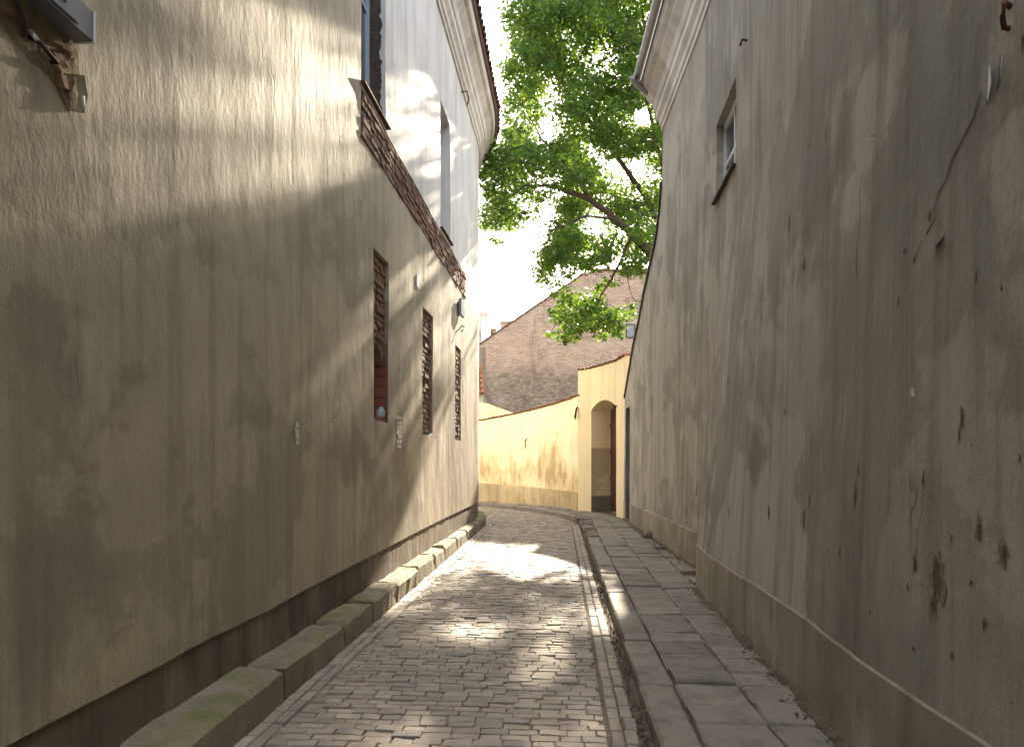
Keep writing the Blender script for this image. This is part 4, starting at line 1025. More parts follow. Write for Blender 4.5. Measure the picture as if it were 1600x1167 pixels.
(0.72,21.97,11.61,0.31),(1.69,18.25,10.3,0.33),(8.44,24.98,18.59,0.3),(2.03,25.16,9.7,0.51),(4.74,24.92,20.21,0.46),(2.5,19.23,6.47,0.16),(7.12,23.54,17.32,0.48),
(4.12,19.41,14.53,0.48),(2.66,21.75,17.32,0.48),(0.79,18.46,6.63,0.31),(2.36,19.75,5.69,0.39),(4.72,19.88,14.44,0.51),(3.66,22.89,10.3,0.34),(2.94,18.3,14.16,0.39),
(3.05,22.07,12.07,0.34),(5.14,21.76,10.44,0.36),(1.87,22.56,11.01,0.51),(2.98,22.25,13.61,0.36),(7.54,22.12,15.46,0.5),(3.93,18.99,10.25,0.4),(3.5,23.2,13.89,0.32),
(3.11,19,12.9,0.37),(1.3,24.85,16.36,0.44),(0.83,20.51,15.63,0.34),(3.89,23.65,10.87,0.46),(2.13,20.89,5.96,0.29),(2.94,18.89,10.68,0.36),(4.06,18.71,11.79,0.5),
(7.91,25.89,20.87,0.38),(0.51,22.42,11.71,0.46),(2.59,18.59,13.39,0.37),(3.07,24.83,14.37,0.37),(3.81,21.22,10.01,0.33),(4.11,24.69,18.75,0.5),(0.89,19.7,7.43,0.29),
(3.43,21.24,12.91,0.47),(4.46,19.6,13.27,0.37),(1.63,22.93,11.94,0.31),(1.54,19.62,16.35,0.46),(0.31,22.08,15.39,0.47),(0.62,17.73,9.12,0.37),(1.77,23.05,15.64,0.33),
(5.04,25.02,9.47,0.47),(1.02,17.83,14.36,0.45),(1.61,20.05,13.61,0.46),(1.39,18.55,5.48,0.4),(2.45,19.08,6.03,0.16),(6.82,23.75,17.59,0.44),(3.09,17.69,14.94,0.5),
(4.39,23.74,18.04,0.33),(1.99,18.8,5.41,0.35),(2.78,20.47,15.69,0.43),(0,21.58,9.46,0.35),(0.75,20.79,17.23,0.49),(2.02,20.59,14.25,0.3),(1.16,21.93,8.19,0.36),
(1.97,20.8,8.46,0.52),(3.65,23.93,18.1,0.34),(2.95,20.64,6.99,0.3),(1.7,25.07,18.36,0.52),(0.62,24.9,17.91,0.39),(2.17,25.23,15.25,0.51),(1.93,19.74,16.21,0.5),
(0.39,18,8.11,0.36),(1.61,20.83,7.79,0.27),(0.02,21.48,13.93,0.51),(1.28,24.07,17.22,0.46),(4.15,25.57,10,0.46),(4.3,25.24,14.71,0.52),(5.2,20.3,10.11,0.37),
(1.9,18.71,11.22,0.51),(3.63,20.69,10.88,0.32),(5.82,17.92,9.82,0.32),(-0.02,18.86,13.98,0.2),(0.47,21.67,11.6,0.5),(4.1,21.82,14.27,0.41),(0.58,21.26,15.28,0.3),
(0.29,18.88,13.22,0.39),(-0.15,20.63,10.11,0.52),(2.69,19.81,10.74,0.32),(3.97,18.8,14.19,0.46),(4.48,19.92,13.29,0.42),(4.33,22.86,17.2,0.36),(2.39,24.59,11.02,0.3),
(0.61,17.99,13.04,0.51),(0.87,25.31,10.53,0.2),(3.37,21.39,8.14,0.34),(5.34,24.09,9.56,0.49),(1.13,22.01,17.77,0.44),(6.61,21.12,14.3,0.34),(3.4,23.15,12,0.42),
(4.26,19.88,15.69,0.36),(5.75,20.47,15.83,0.51),(0.26,17.98,10.81,0.42),(2.67,20.12,13.32,0.34),(0.86,20.11,16.46,0.36),(4.35,24.01,18.89,0.3),(0.91,25.89,18.52,0.46),
(1.75,22.16,13.51,0.44),(-0.77,24.52,11.13,0.2),(5.49,24.57,10.81,0.46),(1.79,18.14,15.28,0.31),(0.29,20.25,11.41,0.47),(4.94,22.56,15.1,0.51),(3.12,19.84,12.34,0.5),
(2.4,23.96,14,0.34),(2.75,23.65,11.7,0.39),(2.2,20.37,14.96,0.47),(6.5,22.3,18.27,0.4),(2.78,19.61,11.01,0.34),(1.29,19.86,10.25,0.32),(3.44,25.86,14.29,0.3),
(0.58,19.98,9.5,0.48),(1.12,19.63,12.96,0.5),(1.6,20.85,11.05,0.33),(5.78,19.43,14.11,0.42),(1.9,25.42,20.74,0.39),(5.2,22.74,18.77,0.52),(5.27,21.92,13.58,0.49),
(8.33,23.82,15.87,0.51),(0.82,18.11,12.15,0.32),(4.42,24.37,16.57,0.41),(4.74,25.34,10.94,0.51),(1.06,19.56,14.98,0.48),(5.71,21.46,10.35,0.34),(4.97,21.79,14.21,0.5),
(2.23,18.21,13.22,0.51),(3.8,22.57,14.92,0.39),(4.56,22.66,12.41,0.37),(0.9,18.31,15.55,0.2),(0,18.84,9.43,0.36),(0.84,22.48,15.48,0.48),(4.11,23.05,8.68,0.35),
(3.17,23.42,17.74,0.31),(0.42,24.41,15.6,0.51),(4.2,21.98,9.57,0.4),(-0.06,17.83,13.15,0.2),(3.06,17.81,12.64,0.45),(-0.28,22.26,9.27,0.31),(3.74,20.66,7.37,0.25),
(4.42,22.31,9.09,0.45),(4.05,22.04,17.39,0.31),(3.14,25.4,13.77,0.47),(3.4,25.14,14.25,0.4),(0.93,25.87,16.94,0.31),(0.89,23.24,16.47,0.37),(-0.24,22.99,9.84,0.46),
(0.41,25.8,15.33,0.48),(8.06,24.37,18.81,0.34),(1.82,19.44,7.21,0.31),(4.11,19.17,12.22,0.43),(2.8,23.16,19.04,0.5),(3.52,22.58,10.36,0.32),(1.1,25.86,19.54,0.51),
(3.78,21.34,11.53,0.38),(2.75,25.17,11.16,0.38),(3.44,21.94,12.39,0.5),(5.04,23.41,18.33,0.38),(3.48,19.74,11.95,0.51),(5.38,24.63,12.37,0.47),(2.11,18.14,9.55,0.5),
(2.44,25.95,21,0.51),(0.62,19.34,13.11,0.38),(1.57,21.02,16.18,0.32),(0.64,25.27,19.69,0.5),(3.65,25.19,12.02,0.47),(1.31,24.23,19.83,0.4),(3.63,25.56,11.77,0.44),
(5.38,23.65,9.87,0.43),(6.03,22.21,10.22,0.52),(5.24,23.22,15.15,0.51),(-0.31,18.1,8.15,0.43),(1.47,23.96,19.62,0.34),(7.69,24.46,13.85,0.37),(4.88,25.05,19.47,0.39),
(0.9,20.62,9.47,0.36),(0.97,20.57,14.37,0.51),(1.94,19.53,12.59,0.47),(4.34,22.48,17.29,0.41),(3.05,18.42,5.51,0.34),(3.14,23.03,14.51,0.41),(-0.38,21.56,9.76,0.35),
(2.4,21.27,14.99,0.33),(2.52,20.76,14.78,0.38),(4.33,20.05,13.04,0.4),(1.16,19.56,10.49,0.48),(-0.11,20.81,10.6,0.36),(4.9,24.28,15.2,0.48),(1.45,20.72,5.96,0.32),
(-0.63,17.91,9.47,0.2),(7.13,25.68,10.63,0.2),(0.59,21.55,13.22,0.43),(-0.1,23.39,16.45,0.2),(3.23,18.11,13.79,0.52),(1.47,23.36,17.39,0.42),(2,24.06,18.08,0.34),
(2.85,17.75,10.73,0.47),(7.45,24.36,17.29,0.52),(0.02,20.36,16.99,0.2),(3.34,20.92,9.12,0.44),(2.32,20.23,10.13,0.45),(1.73,21.36,13.53,0.4),(3.64,19.38,7.55,0.33),
(3.23,19.33,13.94,0.4),(5.37,19.54,13.17,0.46),(4.23,19.94,12.46,0.32),(7.78,24.16,15.94,0.37),(3.41,21.3,17.82,0.35),(2.31,25.66,15.84,0.3),(1.65,18.86,7.81,0.5),
(5.3,23.77,12.79,0.46),(0.53,25.76,12.73,0.44),(1.11,22.28,10.53,0.47),(4.3,18.87,9.89,0.31),(0.71,25.42,16.05,0.3),(0.33,19.38,13.31,0.32),(2.32,19.1,12.28,0.39),
(-0.08,23.33,12.81,0.2),(2.94,23.08,13.4,0.41),(3.95,19.55,13.33,0.5),(3,23.24,10.86,0.33),(4.07,22.52,14.3,0.47),(3.88,18.96,13.72,0.49),(7.59,23.21,13.21,0.39),
(0.67,19.69,14.35,0.37),(2.69,19.52,5.58,0.39),(0.93,19.58,10.26,0.44),(0.1,22.77,18.84,0.2),(3.34,18.92,13.63,0.41),(1.62,23.18,19.08,0.46),(3.7,18.68,7.7,0.44),
(1.64,19.9,12.42,0.34),(-0.28,24.35,12.03,0.46),(-0.16,18.29,8.32,0.33),(0.13,24.87,20.48,0.2),(4.35,22.94,14.13,0.51),(4.18,19.52,13.19,0.42),(5.57,25.22,12.78,0.32),
(2.38,22.81,8.75,0.51),(6.69,25.61,14.14,0.47),(1.13,19.98,14.5,0.47),(1.25,24.82,16.65,0.46),(0.28,18.01,12.27,0.46),(4.99,21.7,11.78,0.39),(4.56,19.28,10.67,0.46),
(4.05,21.34,8.01,0.33),(0.47,25.61,15.75,0.32),(3.04,18.47,14.64,0.49),(-0.5,19.91,8.79,0.44),(7.26,21.22,13.4,0.5),(3.46,17.6,11.34,0.4),(3.18,18.69,11.76,0.31),
(5.94,19.42,10.71,0.37),(2.61,25.95,9.8,0.51),(2.56,18.24,10.44,0.38),(3.1,20.55,15.12,0.33),(3.53,20.28,14.31,0.46),(4.83,23.97,19.83,0.37),(2.56,20.07,11.12,0.36),
(2.34,21.21,14.53,0.37),(-0.21,24.15,15.47,0.39),(5.07,24.04,15.87,0.36),(0.98,25,12.15,0.48),(3.2,22.43,12.05,0.33),(2.62,24.15,18.33,0.44),(2.57,21.97,16.3,0.47),
(2.8,18.59,13.14,0.46),(3.3,20.66,12.57,0.38),(0.87,21.89,14.63,0.39),(4.64,22.61,11.89,0.5),(1.4,20.23,6.73,0.31),(7,22.26,15.72,0.32),(-0.31,25.85,11.47,0.36),
(0.79,24.5,19,0.38),(1.97,19.21,13.98,0.51),(2.36,19.6,11.32,0.5),(-0.11,21.9,14.35,0.2),(1.64,19.45,5.22,0.4),(2.4,22.36,18.47,0.37),(3.48,19.93,15.04,0.33),
(6.94,21.63,15.96,0.33),(-0.06,17.78,9.76,0.48),(4.92,18.21,12.8,0.49),(-0.88,23.13,10.79,0.2),(4.46,24.72,9.31,0.47),(5.02,24.32,9.75,0.34),(4.7,24.75,11.61,0.35),
(4.29,25.36,13.9,0.45),(3.71,22.59,17.57,0.38),(5.22,22.49,10.98,0.45),(5.51,23.57,13.44,0.48),(0.96,25.6,20.99,0.32),(3.26,25.38,20.76,0.34),(0.74,23.42,14.03,0.42),
(1.56,25.72,12.46,0.45),(7.82,24.22,14.38,0.34),(2.19,18.91,7.24,0.34),(4.58,21.17,9.93,0.5),(1.15,23.76,16.52,0.37),(0.82,22.52,18.09,0.44),(5.89,21.9,13.54,0.34),
(0.8,17.69,14.55,0.49),(7.6,23.46,14.85,0.46),(6.7,22.21,17.25,0.35),(7.18,25.67,12.4,0.34),(3.43,22.11,11.59,0.51),(2.67,19.09,11.2,0.37),(2.35,20,15.47,0.44),
(6.2,24.29,19.21,0.51),(-0.32,23.2,10.67,0.5),(0.79,22.87,12.01,0.33),(2.9,22.77,18.62,0.37),(0.62,19.43,15.83,0.31),(-0.19,19.83,10.99,0.2),(3.22,20.45,14.18,0.4),
(7.67,25.37,16.2,0.37),(3.9,19.75,15.64,0.48),(-0.89,25.32,12.16,0.32),(1.46,19.07,7.02,0.38),(1.56,23.86,12.2,0.47),(1.76,18.42,5.32,0.39),(1.91,22.09,18,0.51),
(5.95,23.72,10.88,0.43),(5.05,19.74,11.2,0.43),(0.2,18.8,12.25,0.36),(5.12,20.2,13.95,0.37),(5.45,23.66,18.55,0.31),(4.21,21.03,12.94,0.37),(3.14,18.47,6.99,0.37),
(4.45,21.03,10.91,0.37),(-0.47,20.85,10.73,0.34),(2.78,20.07,15.47,0.49),(2.43,24.93,12.59,0.39),(2.91,19.25,15.08,0.52),(3.63,22.64,17.93,0.47),(5.37,21.4,14.76,0.49),
(3.7,23.55,8.98,0.41),(-0.19,19.66,10.54,0.44),(1.19,18.77,7.25,0.33),(2.38,25.52,14.24,0.42),(3.08,19.77,14.2,0.47),(0.61,18.64,12.51,0.34),(5.12,25.85,16.86,0.38),
(2.81,20.21,5.49,0.28),(2.56,24.08,16.87,0.31),(4.08,24.23,16.94,0.47),(2.68,25.68,14.48,0.41),(1.82,18.22,11.61,0.52),(1.73,20.14,6.99,0.24),(5.32,25.89,13.95,0.48),
(4.32,21.26,14.88,0.42),(2,22.03,17.7,0.5),(3.07,23.45,18.89,0.35),(4.03,17.7,12.66,0.46),(0.59,18.48,11.39,0.32),(0.05,18.93,11.96,0.32),(5.57,18.7,9.16,0.46),
(2.39,23.35,10.13,0.41),(7.76,22.06,15.9,0.35),(4.22,20.27,10.92,0.49),(2.74,19.05,5.68,0.35),(3.58,25.22,9.87,0.35),(0.51,17.81,13.29,0.42),(2.83,22.62,8.79,0.44),
(3.04,23.85,13.19,0.36),(1.95,24.48,13.73,0.3),(5.85,21.07,17.38,0.3),(0.99,19.15,15.4,0.31),(2.42,19.04,15.11,0.35),(1.21,21.71,13.94,0.46),(5.28,25.31,17.15,0.33),
(4.05,22.09,14.29,0.49),(2.49,24.32,19.8,0.4),(5.73,25.34,18.11,0.37),(0.61,20.82,13.15,0.45),(2.58,19.01,7.23,0.26),(3.62,21.46,10.47,0.41),(0.38,21.6,13.64,0.32),
(4.81,21.05,12.8,0.32),(5.92,25.07,10.47,0.44),(1.75,17.89,14.09,0.36),(0.05,18.46,15.33,0.2),(1,18.07,15.34,0.32),(0.85,20.42,14.68,0.37),(3.38,25.99,16.15,0.32),
(4.1,21.37,9.47,0.47),(1.03,20.66,7.03,0.32),(0.08,23.88,16.28,0.42),(0.99,19.25,7.53,0.32),(0.03,20.57,11.07,0.35),(6.14,21.82,14.19,0.46),(1.13,19.01,5.74,0.16),
(0.36,17.67,13.67,0.43),(3.36,18.68,5.92,0.16),(0.94,20.42,16.28,0.47),(2,25.11,19.11,0.5),(3.7,18.86,15.84,0.42),(4.51,23.92,16.19,0.38),(1.78,22.68,11.5,0.3),
(5.78,25.44,16.85,0.37),(5.7,22.76,16.66,0.49),(1.23,17.89,13.41,0.49),(3.63,24.47,17.87,0.4),(3.48,20.24,15.94,0.34),(1.42,18.69,14.39,0.51),(3.13,19.14,10.79,0.43),
(0.47,24.06,17.88,0.48),(0.49,19.6,11.21,0.48),(2.53,19.79,14.59,0.42),(2.13,23.66,11.56,0.49),(2.77,19.26,15.3,0.32),(2.38,18.56,15.16,0.45),(2.22,19.58,9.5,0.43),
(1.95,19.11,9.9,0.42),(2.27,18.59,13.04,0.49),(0.87,21.17,15.24,0.51),(7.7,25.18,18.21,0.34),(-0.84,18.89,9.55,0.2),(3.66,25.14,19.17,0.33),(2.31,24.27,11.47,0.42),
(2.12,24.5,11.08,0.42),(2.2,26.72,12.57,0.42),(2.23,27.06,11.71,0.42),(2.13,24.59,12.54,0.42),(1.91,25.21,13.29,0.42),(2.04,23.43,9.16,0.42),(1.87,23.02,10.07,0.42),  # from here mostly hidden deep clumps, added to shade the left wall
(2.18,26.73,10.75,0.42),(1.7,22.91,9.1,0.42),(1.79,23.31,11.68,0.42),(2.35,26.45,11.57,0.42),(2.04,23.8,10.35,0.42),(2.08,26.02,10.85,0.42),(1.86,25.24,13.08,0.42),
(2.43,26.7,10.73,0.42),(1.92,24.39,10.56,0.42),(1.84,24.68,9.55,0.42),(1.5,22.88,9.17,0.42),(1.83,24.58,9.83,0.42),(2.26,25.4,10.79,0.42),(2.36,26.03,10.82,0.42),
(2.54,26.81,10.95,0.42),(1.84,24.99,10.66,0.42),(2.44,26.94,12.4,0.42),(1.65,22.66,11.72,0.42),(2.51,27.05,14.36,0.42),(2.34,27.39,13.87,0.42),(1.97,23.74,10.73,0.42),
(1.67,23.61,12.62,0.42),(2.44,26.85,13.6,0.42),(2.25,25.99,13.16,0.42),(2.36,26.71,13.91,0.42),(1.82,24.29,12.59,0.42),(2.24,26.49,12.28,0.42),(1.99,23.29,9.07,0.42),
(2.89,27.48,12.18,0.42),(2.51,27.06,12.89,0.42),(2.22,27.04,10.51,0.42),(1.99,24.06,11.9,0.42),(1.57,23.5,8.73,0.42),(1.47,22.52,11.92,0.42),(1.91,24.6,9.99,0.42),
(1.91,24.7,10.16,0.42),(2.04,24.77,13.17,0.42),(1.76,24.61,9.5,0.42),(2.37,26.07,12.35,0.42),(2.45,27.29,11.33,0.42),(2.36,24.56,12.78,0.42),(2.37,25.33,10.87,0.42),
(1.91,24.79,11.71,0.42),(2.45,26.42,13.55,0.42),(2.08,23.7,11.62,0.42),(2.53,26.83,11.6,0.42),(2.17,24.42,10.35,0.42),(2.73,27.37,14.58,0.42),(2.07,24.6,12.31,0.42),
(2.33,27.35,14.09,0.42),(2.47,27.18,11.99,0.42),(1.87,23.02,10.19,0.42),(1.82,24.36,12.44,0.42),(1.98,22.69,8.89,0.42),(1.93,24.7,9.56,0.42),(1.47,22.84,8.46,0.42),
(1.77,23.72,11.01,0.42),(2.54,27.04,13.88,0.42),(2.28,24.55,10.22,0.42),(1.85,24.41,10.65,0.42),(2.45,24.96,12.44,0.42),(1.91,24.53,12.1,0.42),(1.9,19.3,5,0.2),
(2.6,19.6,5.12,0.22),(3.05,19.6,5.2,0.2),(2.3,19.2,5.3,0.24),]

MT = thing('maple_tree', 'large leafy green maple leaning over the lane from behind the garden wall', 'tree', (5.3, 20.2, 0))
limbs = [
 ('trunk', [(5.3, 20.2, -.1), (5.15, 20.15, 3), (4.9, 20.0, 5), (4.6, 19.8, 6.3), (4.7, 20.2, 8.2), (4.6, 20.4, 10.5), (4.2, 20.4, 13), (3.8, 20.3, 15.5)], [.30, .25, .22, .2, .16, .12, .07, .03]),
 ('limb', [(4.65, 19.85, 6.2), (4.25, 19.5, 6.95), (3.85, 19.3, 7.5), (2.87, 19.2, 8.4), (2.2, 19.2, 8.9), (1.2, 19.3, 9.35), (.4, 19.45, 9.4), (-.3, 19.5, 9.0)], [.15, .14, .125, .10, .075, .05, .03, .015]),
 ('limb', [(4.66, 20.1, 8), (4.0, 20.5, 9.5), (3.2, 20.6, 10.7), (2, 20.5, 12.2), (1, 20.3, 13.6), (.5, 20.2, 14.6)], [.10, .085, .07, .05, .03, .015]),
 ('limb', [(3.4, 19.22, 7.95), (3.1, 19.1, 7.3), (2.75, 19.0, 6.6), (2.4, 19.0, 6.0), (2.0, 19.0, 5.7)], [.05, .04, .03, .022, .012]),
 ('limb', [(2.2, 19.2, 8.9), (1.6, 19.6, 10.0), (.9, 20, 11), (.3, 20, 12)], [.05, .04, .028, .012]),
 ('limb', [(4.7, 20.2, 8.6), (5.6, 20.6, 10), (6.8, 20.5, 11.3)], [.09, .06, .03]),
 ('limb', [(2.9, 19.2, 8.4), (2.0, 18.8, 8.3), (1.2, 18.7, 7.9), (.6, 18.7, 7.6)], [.045, .032, .022, .01]),
 ('limb', [(4.6, 20.3, 9.8), (3.9, 19.2, 11.2), (3.4, 18.6, 12.5)], [.06, .045, .02]),
]
skel = []
for nm, pts, rr in limbs:
    P = []; RRr = []
    for i in range(len(pts)-1):
        for q in (0, .34, .67):
            p = Vector(pts[i]).lerp(Vector(pts[i+1]), q)
            if i or q: p += Vector((random.gauss(0, .02), random.gauss(0, .02), random.gauss(0, .02)))
            P.append(p); RRr.append(rr[i]+(rr[i+1]-rr[i])*q)
    P.append(Vector(pts[-1])); RRr.append(rr[-1])
    put(nm, tube(nm, P, RRr, 'bark', 9), MT); skel += P
skel = [p for p in skel if p.z > 5.5]
V, F = [], []
nodes = [(p, 0) for p in skel]
def twig(a, b, r0, r1):
    mid = a.lerp(b, .5)+Vector((random.gauss(0, .06), random.gauss(0, .06), random.uniform(0, .12)))
    pts = [a, a.lerp(mid, .6), mid.lerp(b, .4), b]
    for i, p in enumerate(pts):
        t_ = (pts[min(i+1, 3)]-pts[max(i-1, 0)]).normalized(); x = t_.cross(Vector((.2, .3, 1))).normalized(); y_ = t_.cross(x); r = r0+(r1-r0)*i/3
        for k in range(4):
            q = k*math.pi/2; V.append(p+(x*math.cos(q)+y_*math.sin(q))*r)
    n = len(V)-16
    for i in range(3):
        for k in range(4): F.append((n+i*4+k, n+i*4+(k+1) % 4, n+i*4+4+(k+1) % 4, n+i*4+4+k))
todo = [Vector(c[:3]) for c in CLUMPS]
todo.sort(key=lambda c: min((c-p).length for p in skel))
for c in todo:
    p, lv = min(nodes, key=lambda e: (c-e[0]).length+.12*e[1])
    twig(p, c, max(.007, .020-.004*lv), .005); nodes.append((c, lv+1))
    for _ in range(4):
        d = Vector((random.gauss(0, 1), random.gauss(0, 1), random.gauss(0, .7))).normalized()*.38
        twig(c, c+d, .005, .003)
put('twigs', mesh('twigs', V, F, 'bark'), MT)['kind'] = 'stuff'
# leaves: five-lobed blades on every twig clump
rng = np.random.default_rng(5)
tips = [(-90, .10), (-50, .40), (-28, .62), (2, .46), (22, .92), (48, .50), (90, 1.0), (132, .50), (158, .92), (178, .46), (208, .62), (230, .40)]
leaf2 = np.array([(math.cos(R(a))*r, math.sin(R(a))*r, -.10*abs(math.cos(R(a)))*r-.07*r*r) for a, r in tips]+[(0, .12, .03)])
nl = len(leaf2)
cent, nrmls, sizes = [], [], []
for (x, y, z, r) in CLUMPS:
    k = int(92*(r/.42)**2)+14
    d = rng.normal(size=(k, 3)); d /= np.linalg.norm(d, axis=1)[:, None]; d *= (rng.random(k)**.45)[:, None]*r*1.18
    d[:, 2] *= .55; d[:, :2] *= 1.18
    cent.append(np.array([x, y, z])+d)
    nn = d/r*.7+rng.normal(size=(k, 3))*.55+np.array([0, -.25, .75]); nrmls.append(nn)
    sizes.append(rng.uniform(.048, .105, k))
cent = np.concatenate(cent); nrmls = np.concatenate(nrmls); sizes = np.concatenate(sizes)
# openings in the foliage, measured across the sunlight in metres, through which it falls on wall and lane
GAPS = [([(-2.42, .3), (-2.56, .55), (-2.9, .35), (-3.1, -.9), (-2.8, -1.0), (-2.6, -.6)], .27), ([(-2.98, 2.11), (-3.31, 2.4), (-3.44, 2.28), (-3.56, 1.55), (-3.5, .91), (-3.41, .56), (-3.31, .21), (-3.12, .91), (-2.98, 1.61)], -.1),
        ([(-2.41, 1.97), (-2.62, 2.34), (-2.84, 2.37), (-2.88, 2.0), (-2.88, 1.17), (-2.87, .99), (-2.56, 1.28), (-2.43, 1.33)], -.02),
        ([(-2.87, -.04), (-3.37, -.2), (-3.48, -.56), (-2.98, -.44), (-2.88, -.33)], -.3),
        ([(-2.98, -1.38), (-3.21, -1.23), (-3.44, -.91), (-3.78, -.91), (-3.8, -3.17), (-3.6, -4.09), (-2.98, -1.91)], -.05),
        ([(-1.98, -3.94), (-2.12, -4.87), (-1.04, -4.96), (-.77, -3.89)], -.02), ([(-.94, -2.15), (-.98, -2.64), (-.7, -2.66), (-.57, -2.18)], -.3),
        ([(-.38, -2.79), (-.49, -3.13), (-.24, -3.22), (-.11, -2.71)], -.3), ([(-.26, 1.3), (0, 1.16), (.26, 1.3), (.28, 1.5), (.05, 1.7), (-.24, 1.6)], -1)]
ca, sa, ce, se = math.cos(SUN_AZ), math.sin(SUN_AZ), math.cos(SUN_EL), math.sin(SUN_EL)
A_ = cent[:, 0]*ca-cent[:, 1]*sa; B_ = cent[:, 2]*ce-(cent[:, 0]*sa+cent[:, 1]*ca)*se
keep = np.ones(len(cent), bool)
for P_, th_ in GAPS:
    ins = np.zeros(len(cent), bool)
    for i in range(len(P_)):
        (x1, y1), (x2, y2) = P_[i], P_[i-1]
        ins ^= ((y1 > B_) != (y2 > B_)) & (A_ < (x2-x1)*(B_-y1)/((y2-y1) or 1e-9)+x1)
    for i in np.nonzero(ins)[0]:
        if noise.noise(Vector((A_[i]*6.5, B_[i]*6.5, 3.1))) > th_: keep[i] = False
cent, nrmls, sizes = cent[keep], nrmls[keep], sizes[keep]
nrmls /= np.linalg.norm(nrmls, axis=1)[:, None]
rv_ = rng.normal(size=nrmls.shape)+np.array([0, 0, -.9]); ax = rv_-nrmls*np.sum(rv_*nrmls, axis=1)[:, None]; ax /= np.linalg.norm(ax, axis=1)[:, None]
bx = np.cross(ax, nrmls)
vv = cent[:, None, :]+sizes[:, None, None]*(leaf2[None, :, 0:1]*bx[:, None, :]+leaf2[None, :, 1:2]*ax[:, None, :]+leaf2[None, :, 2:3]*nrmls[:, None, :])
N = len(cent); vv = vv.reshape(-1, 3)
tri = np.array([(i, (i+1) % (nl-1), nl-1) for i in range(nl-1)])
ff = (np.arange(N)[:, None, None]*nl+tri[None]).reshape(-1, 3)
me = bpy.data.meshes.new('crown'); me.vertices.add(len(vv)); me.vertices.foreach_set('co', vv.astype(np.float32).ravel())
me.loops.add(ff.size); me.loops.foreach_set('vertex_index', ff.astype(np.int32).ravel())
me.polygons.add(len(ff)); me.polygons.foreach_set('loop_start', np.arange(0, ff.size, 3, dtype=np.int32)); me.polygons.foreach_set('loop_total', np.full(len(ff), 3, dtype=np.int32))
me.materials.append(M['leaf']); me.update(calc_edges=True); me.validate()
put('crown', me, MT)['kind'] = 'stuff'
print('leaves', N)

# ------------------------------------------------------------------ small things on the walls
def at_left(u, z, off): 
    p = LS(u, z, off); return p, left_frame(u)[1]
def lbox(name, u0, u1, z0, z1, o0, o1, mat, parent): return put(name, wall_boxes(LS, [(u0, u1, z0, z1, o0, o1)], mat, name), parent)
# metal junction box, top left
JB = thing('junction_box', 'long grey metal box fixed high on the left wall over bared rubble', 'wall box', tuple(LS(2.66, 3.44, .05)))
lbox('box_body', 2.50, 2.955, 3.405, 3.53, .012, .10, 'grey_metal', JB)
lbox('cover_plate', 2.55, 2.86, 3.42, 3.52, .10, .106, 'grey_metal', JB)
for k in range(4): lbox('screw', 2.70+k*.025, 2.708+k*.025, 3.455, 3.49, .106, .110, 'dark_metal', JB)
lbox('end_cap', 2.955, 2.965, 3.40, 3.535, .010, .104, 'white_paint', JB)
put('cable', tube('cable', [LS(2.60, 3.41, .03), LS(2.62, 3.34, .04), LS(2.66, 3.30, .03), LS(2.67, 3.25, .02)], .009, 'dark_metal', 6), JB)
BK = thing('iron_bracket', 'black iron bracket with pale end below the grey box on left wall', 'bracket', tuple(LS(2.72, 3.24, .03)))
put('bar', tube('bar', [LS(2.71, 3.275, .01), LS(2.715, 3.255, .05), LS(2.80, 3.225, .055), LS(2.815, 3.235, .02)], .009, 'dark_metal', 6), BK)
put('pale_end', tube('pale_end', [LS(2.71, 3.300, .012), LS(2.712, 3.26, .045)], .010, 'white_paint', 6), BK)
# rubble bared where the plaster fell off: stones proud of a rough hollow
t = NT('bared_core'); M['core'] = t.fin(t.mix(t.ramp(t.noise(t.pos(), 9, 6, .7), .3, .7), (.16, .115, .075), (.36, .29, .20)), .95, t.bump(t.noise(t.pos(), 22, 6, .7), .9, .03))
RP = thing('bared_rubble', 'patch of bared stone and brick where plaster fell off the left wall', 'wall damage', tuple(LS(2.8, 3.3, 0)))
V = [LS(2.74, 3.30, .012)]; F = []
out_ = [(2.44, 3.62), (2.62, 3.66), (2.80, 3.60), (2.97, 3.50), (3.0, 3.36), (3.02, 3.24), (2.99, 3.12), (2.93, 3.10), (2.88, 3.16), (2.84, 3.19), (2.78, 3.18), (2.70, 3.20), (2.60, 3.24), (2.50, 3.26), (2.44, 3.34)]
PP = []
for i in range(len(out_)):
    a_, b_ = out_[i], out_[(i+1) % len(out_)]
    for q in (0, .33, .66):
        PP.append((a_[0]+(b_[0]-a_[0])*q+random.gauss(0, .006), a_[1]+(b_[1]-a_[1])*q+random.gauss(0, .010)))
for (u, z) in PP: V.append(LS(u, z, .001))
for (u, z) in PP: V.append(LS(2.75+(u-2.75)*.82, 3.33+(z-3.33)*.82, .006+.008*noise.noise(Vector((u*20, z*20, 0)))))
m = len(PP)
for i in range(m):
    j = (i+1) % m; F += [(1+i, 1+j, 1+m+j, 1+m+i), (0, 1+m+i, 1+m+j)]
put('hollow', mesh('hollow', V, F, 'core'), RP)
for (u, z, w_, h_) in ((2.87, 3.28, .09, .05), (2.90, 3.20, .07, .06), (2.84, 3.345, .08, .05), (2.60, 3.32, .11, .05), (2.74, 3.30, .06, .05), (2.93, 3.335, .05, .04), (2.52, 3.38, .09, .06), (2.86, 3.235, .05, .035)):
    me = block('rubble_stone', w_, h_, .022, .010, 'rubble', .006); th = left_frame(u)[1]
    exx = Vector((math.sin(th), math.cos(th), 0)); enn = Vector((math.cos(th), -math.sin(th), 0))
    mm = Matrix((-exx, Vector((0, 0, 1)), enn)).transposed()
    if mm.determinant() < 0: mm = Matrix((exx, Vector((0, 0, 1)), enn)).transposed()
    put('rubble_stone', me, RP, LS(u, z, .0), (mm @ Matrix.Rotation(random.gauss(0, .25), 3, 'Z')).to_euler())
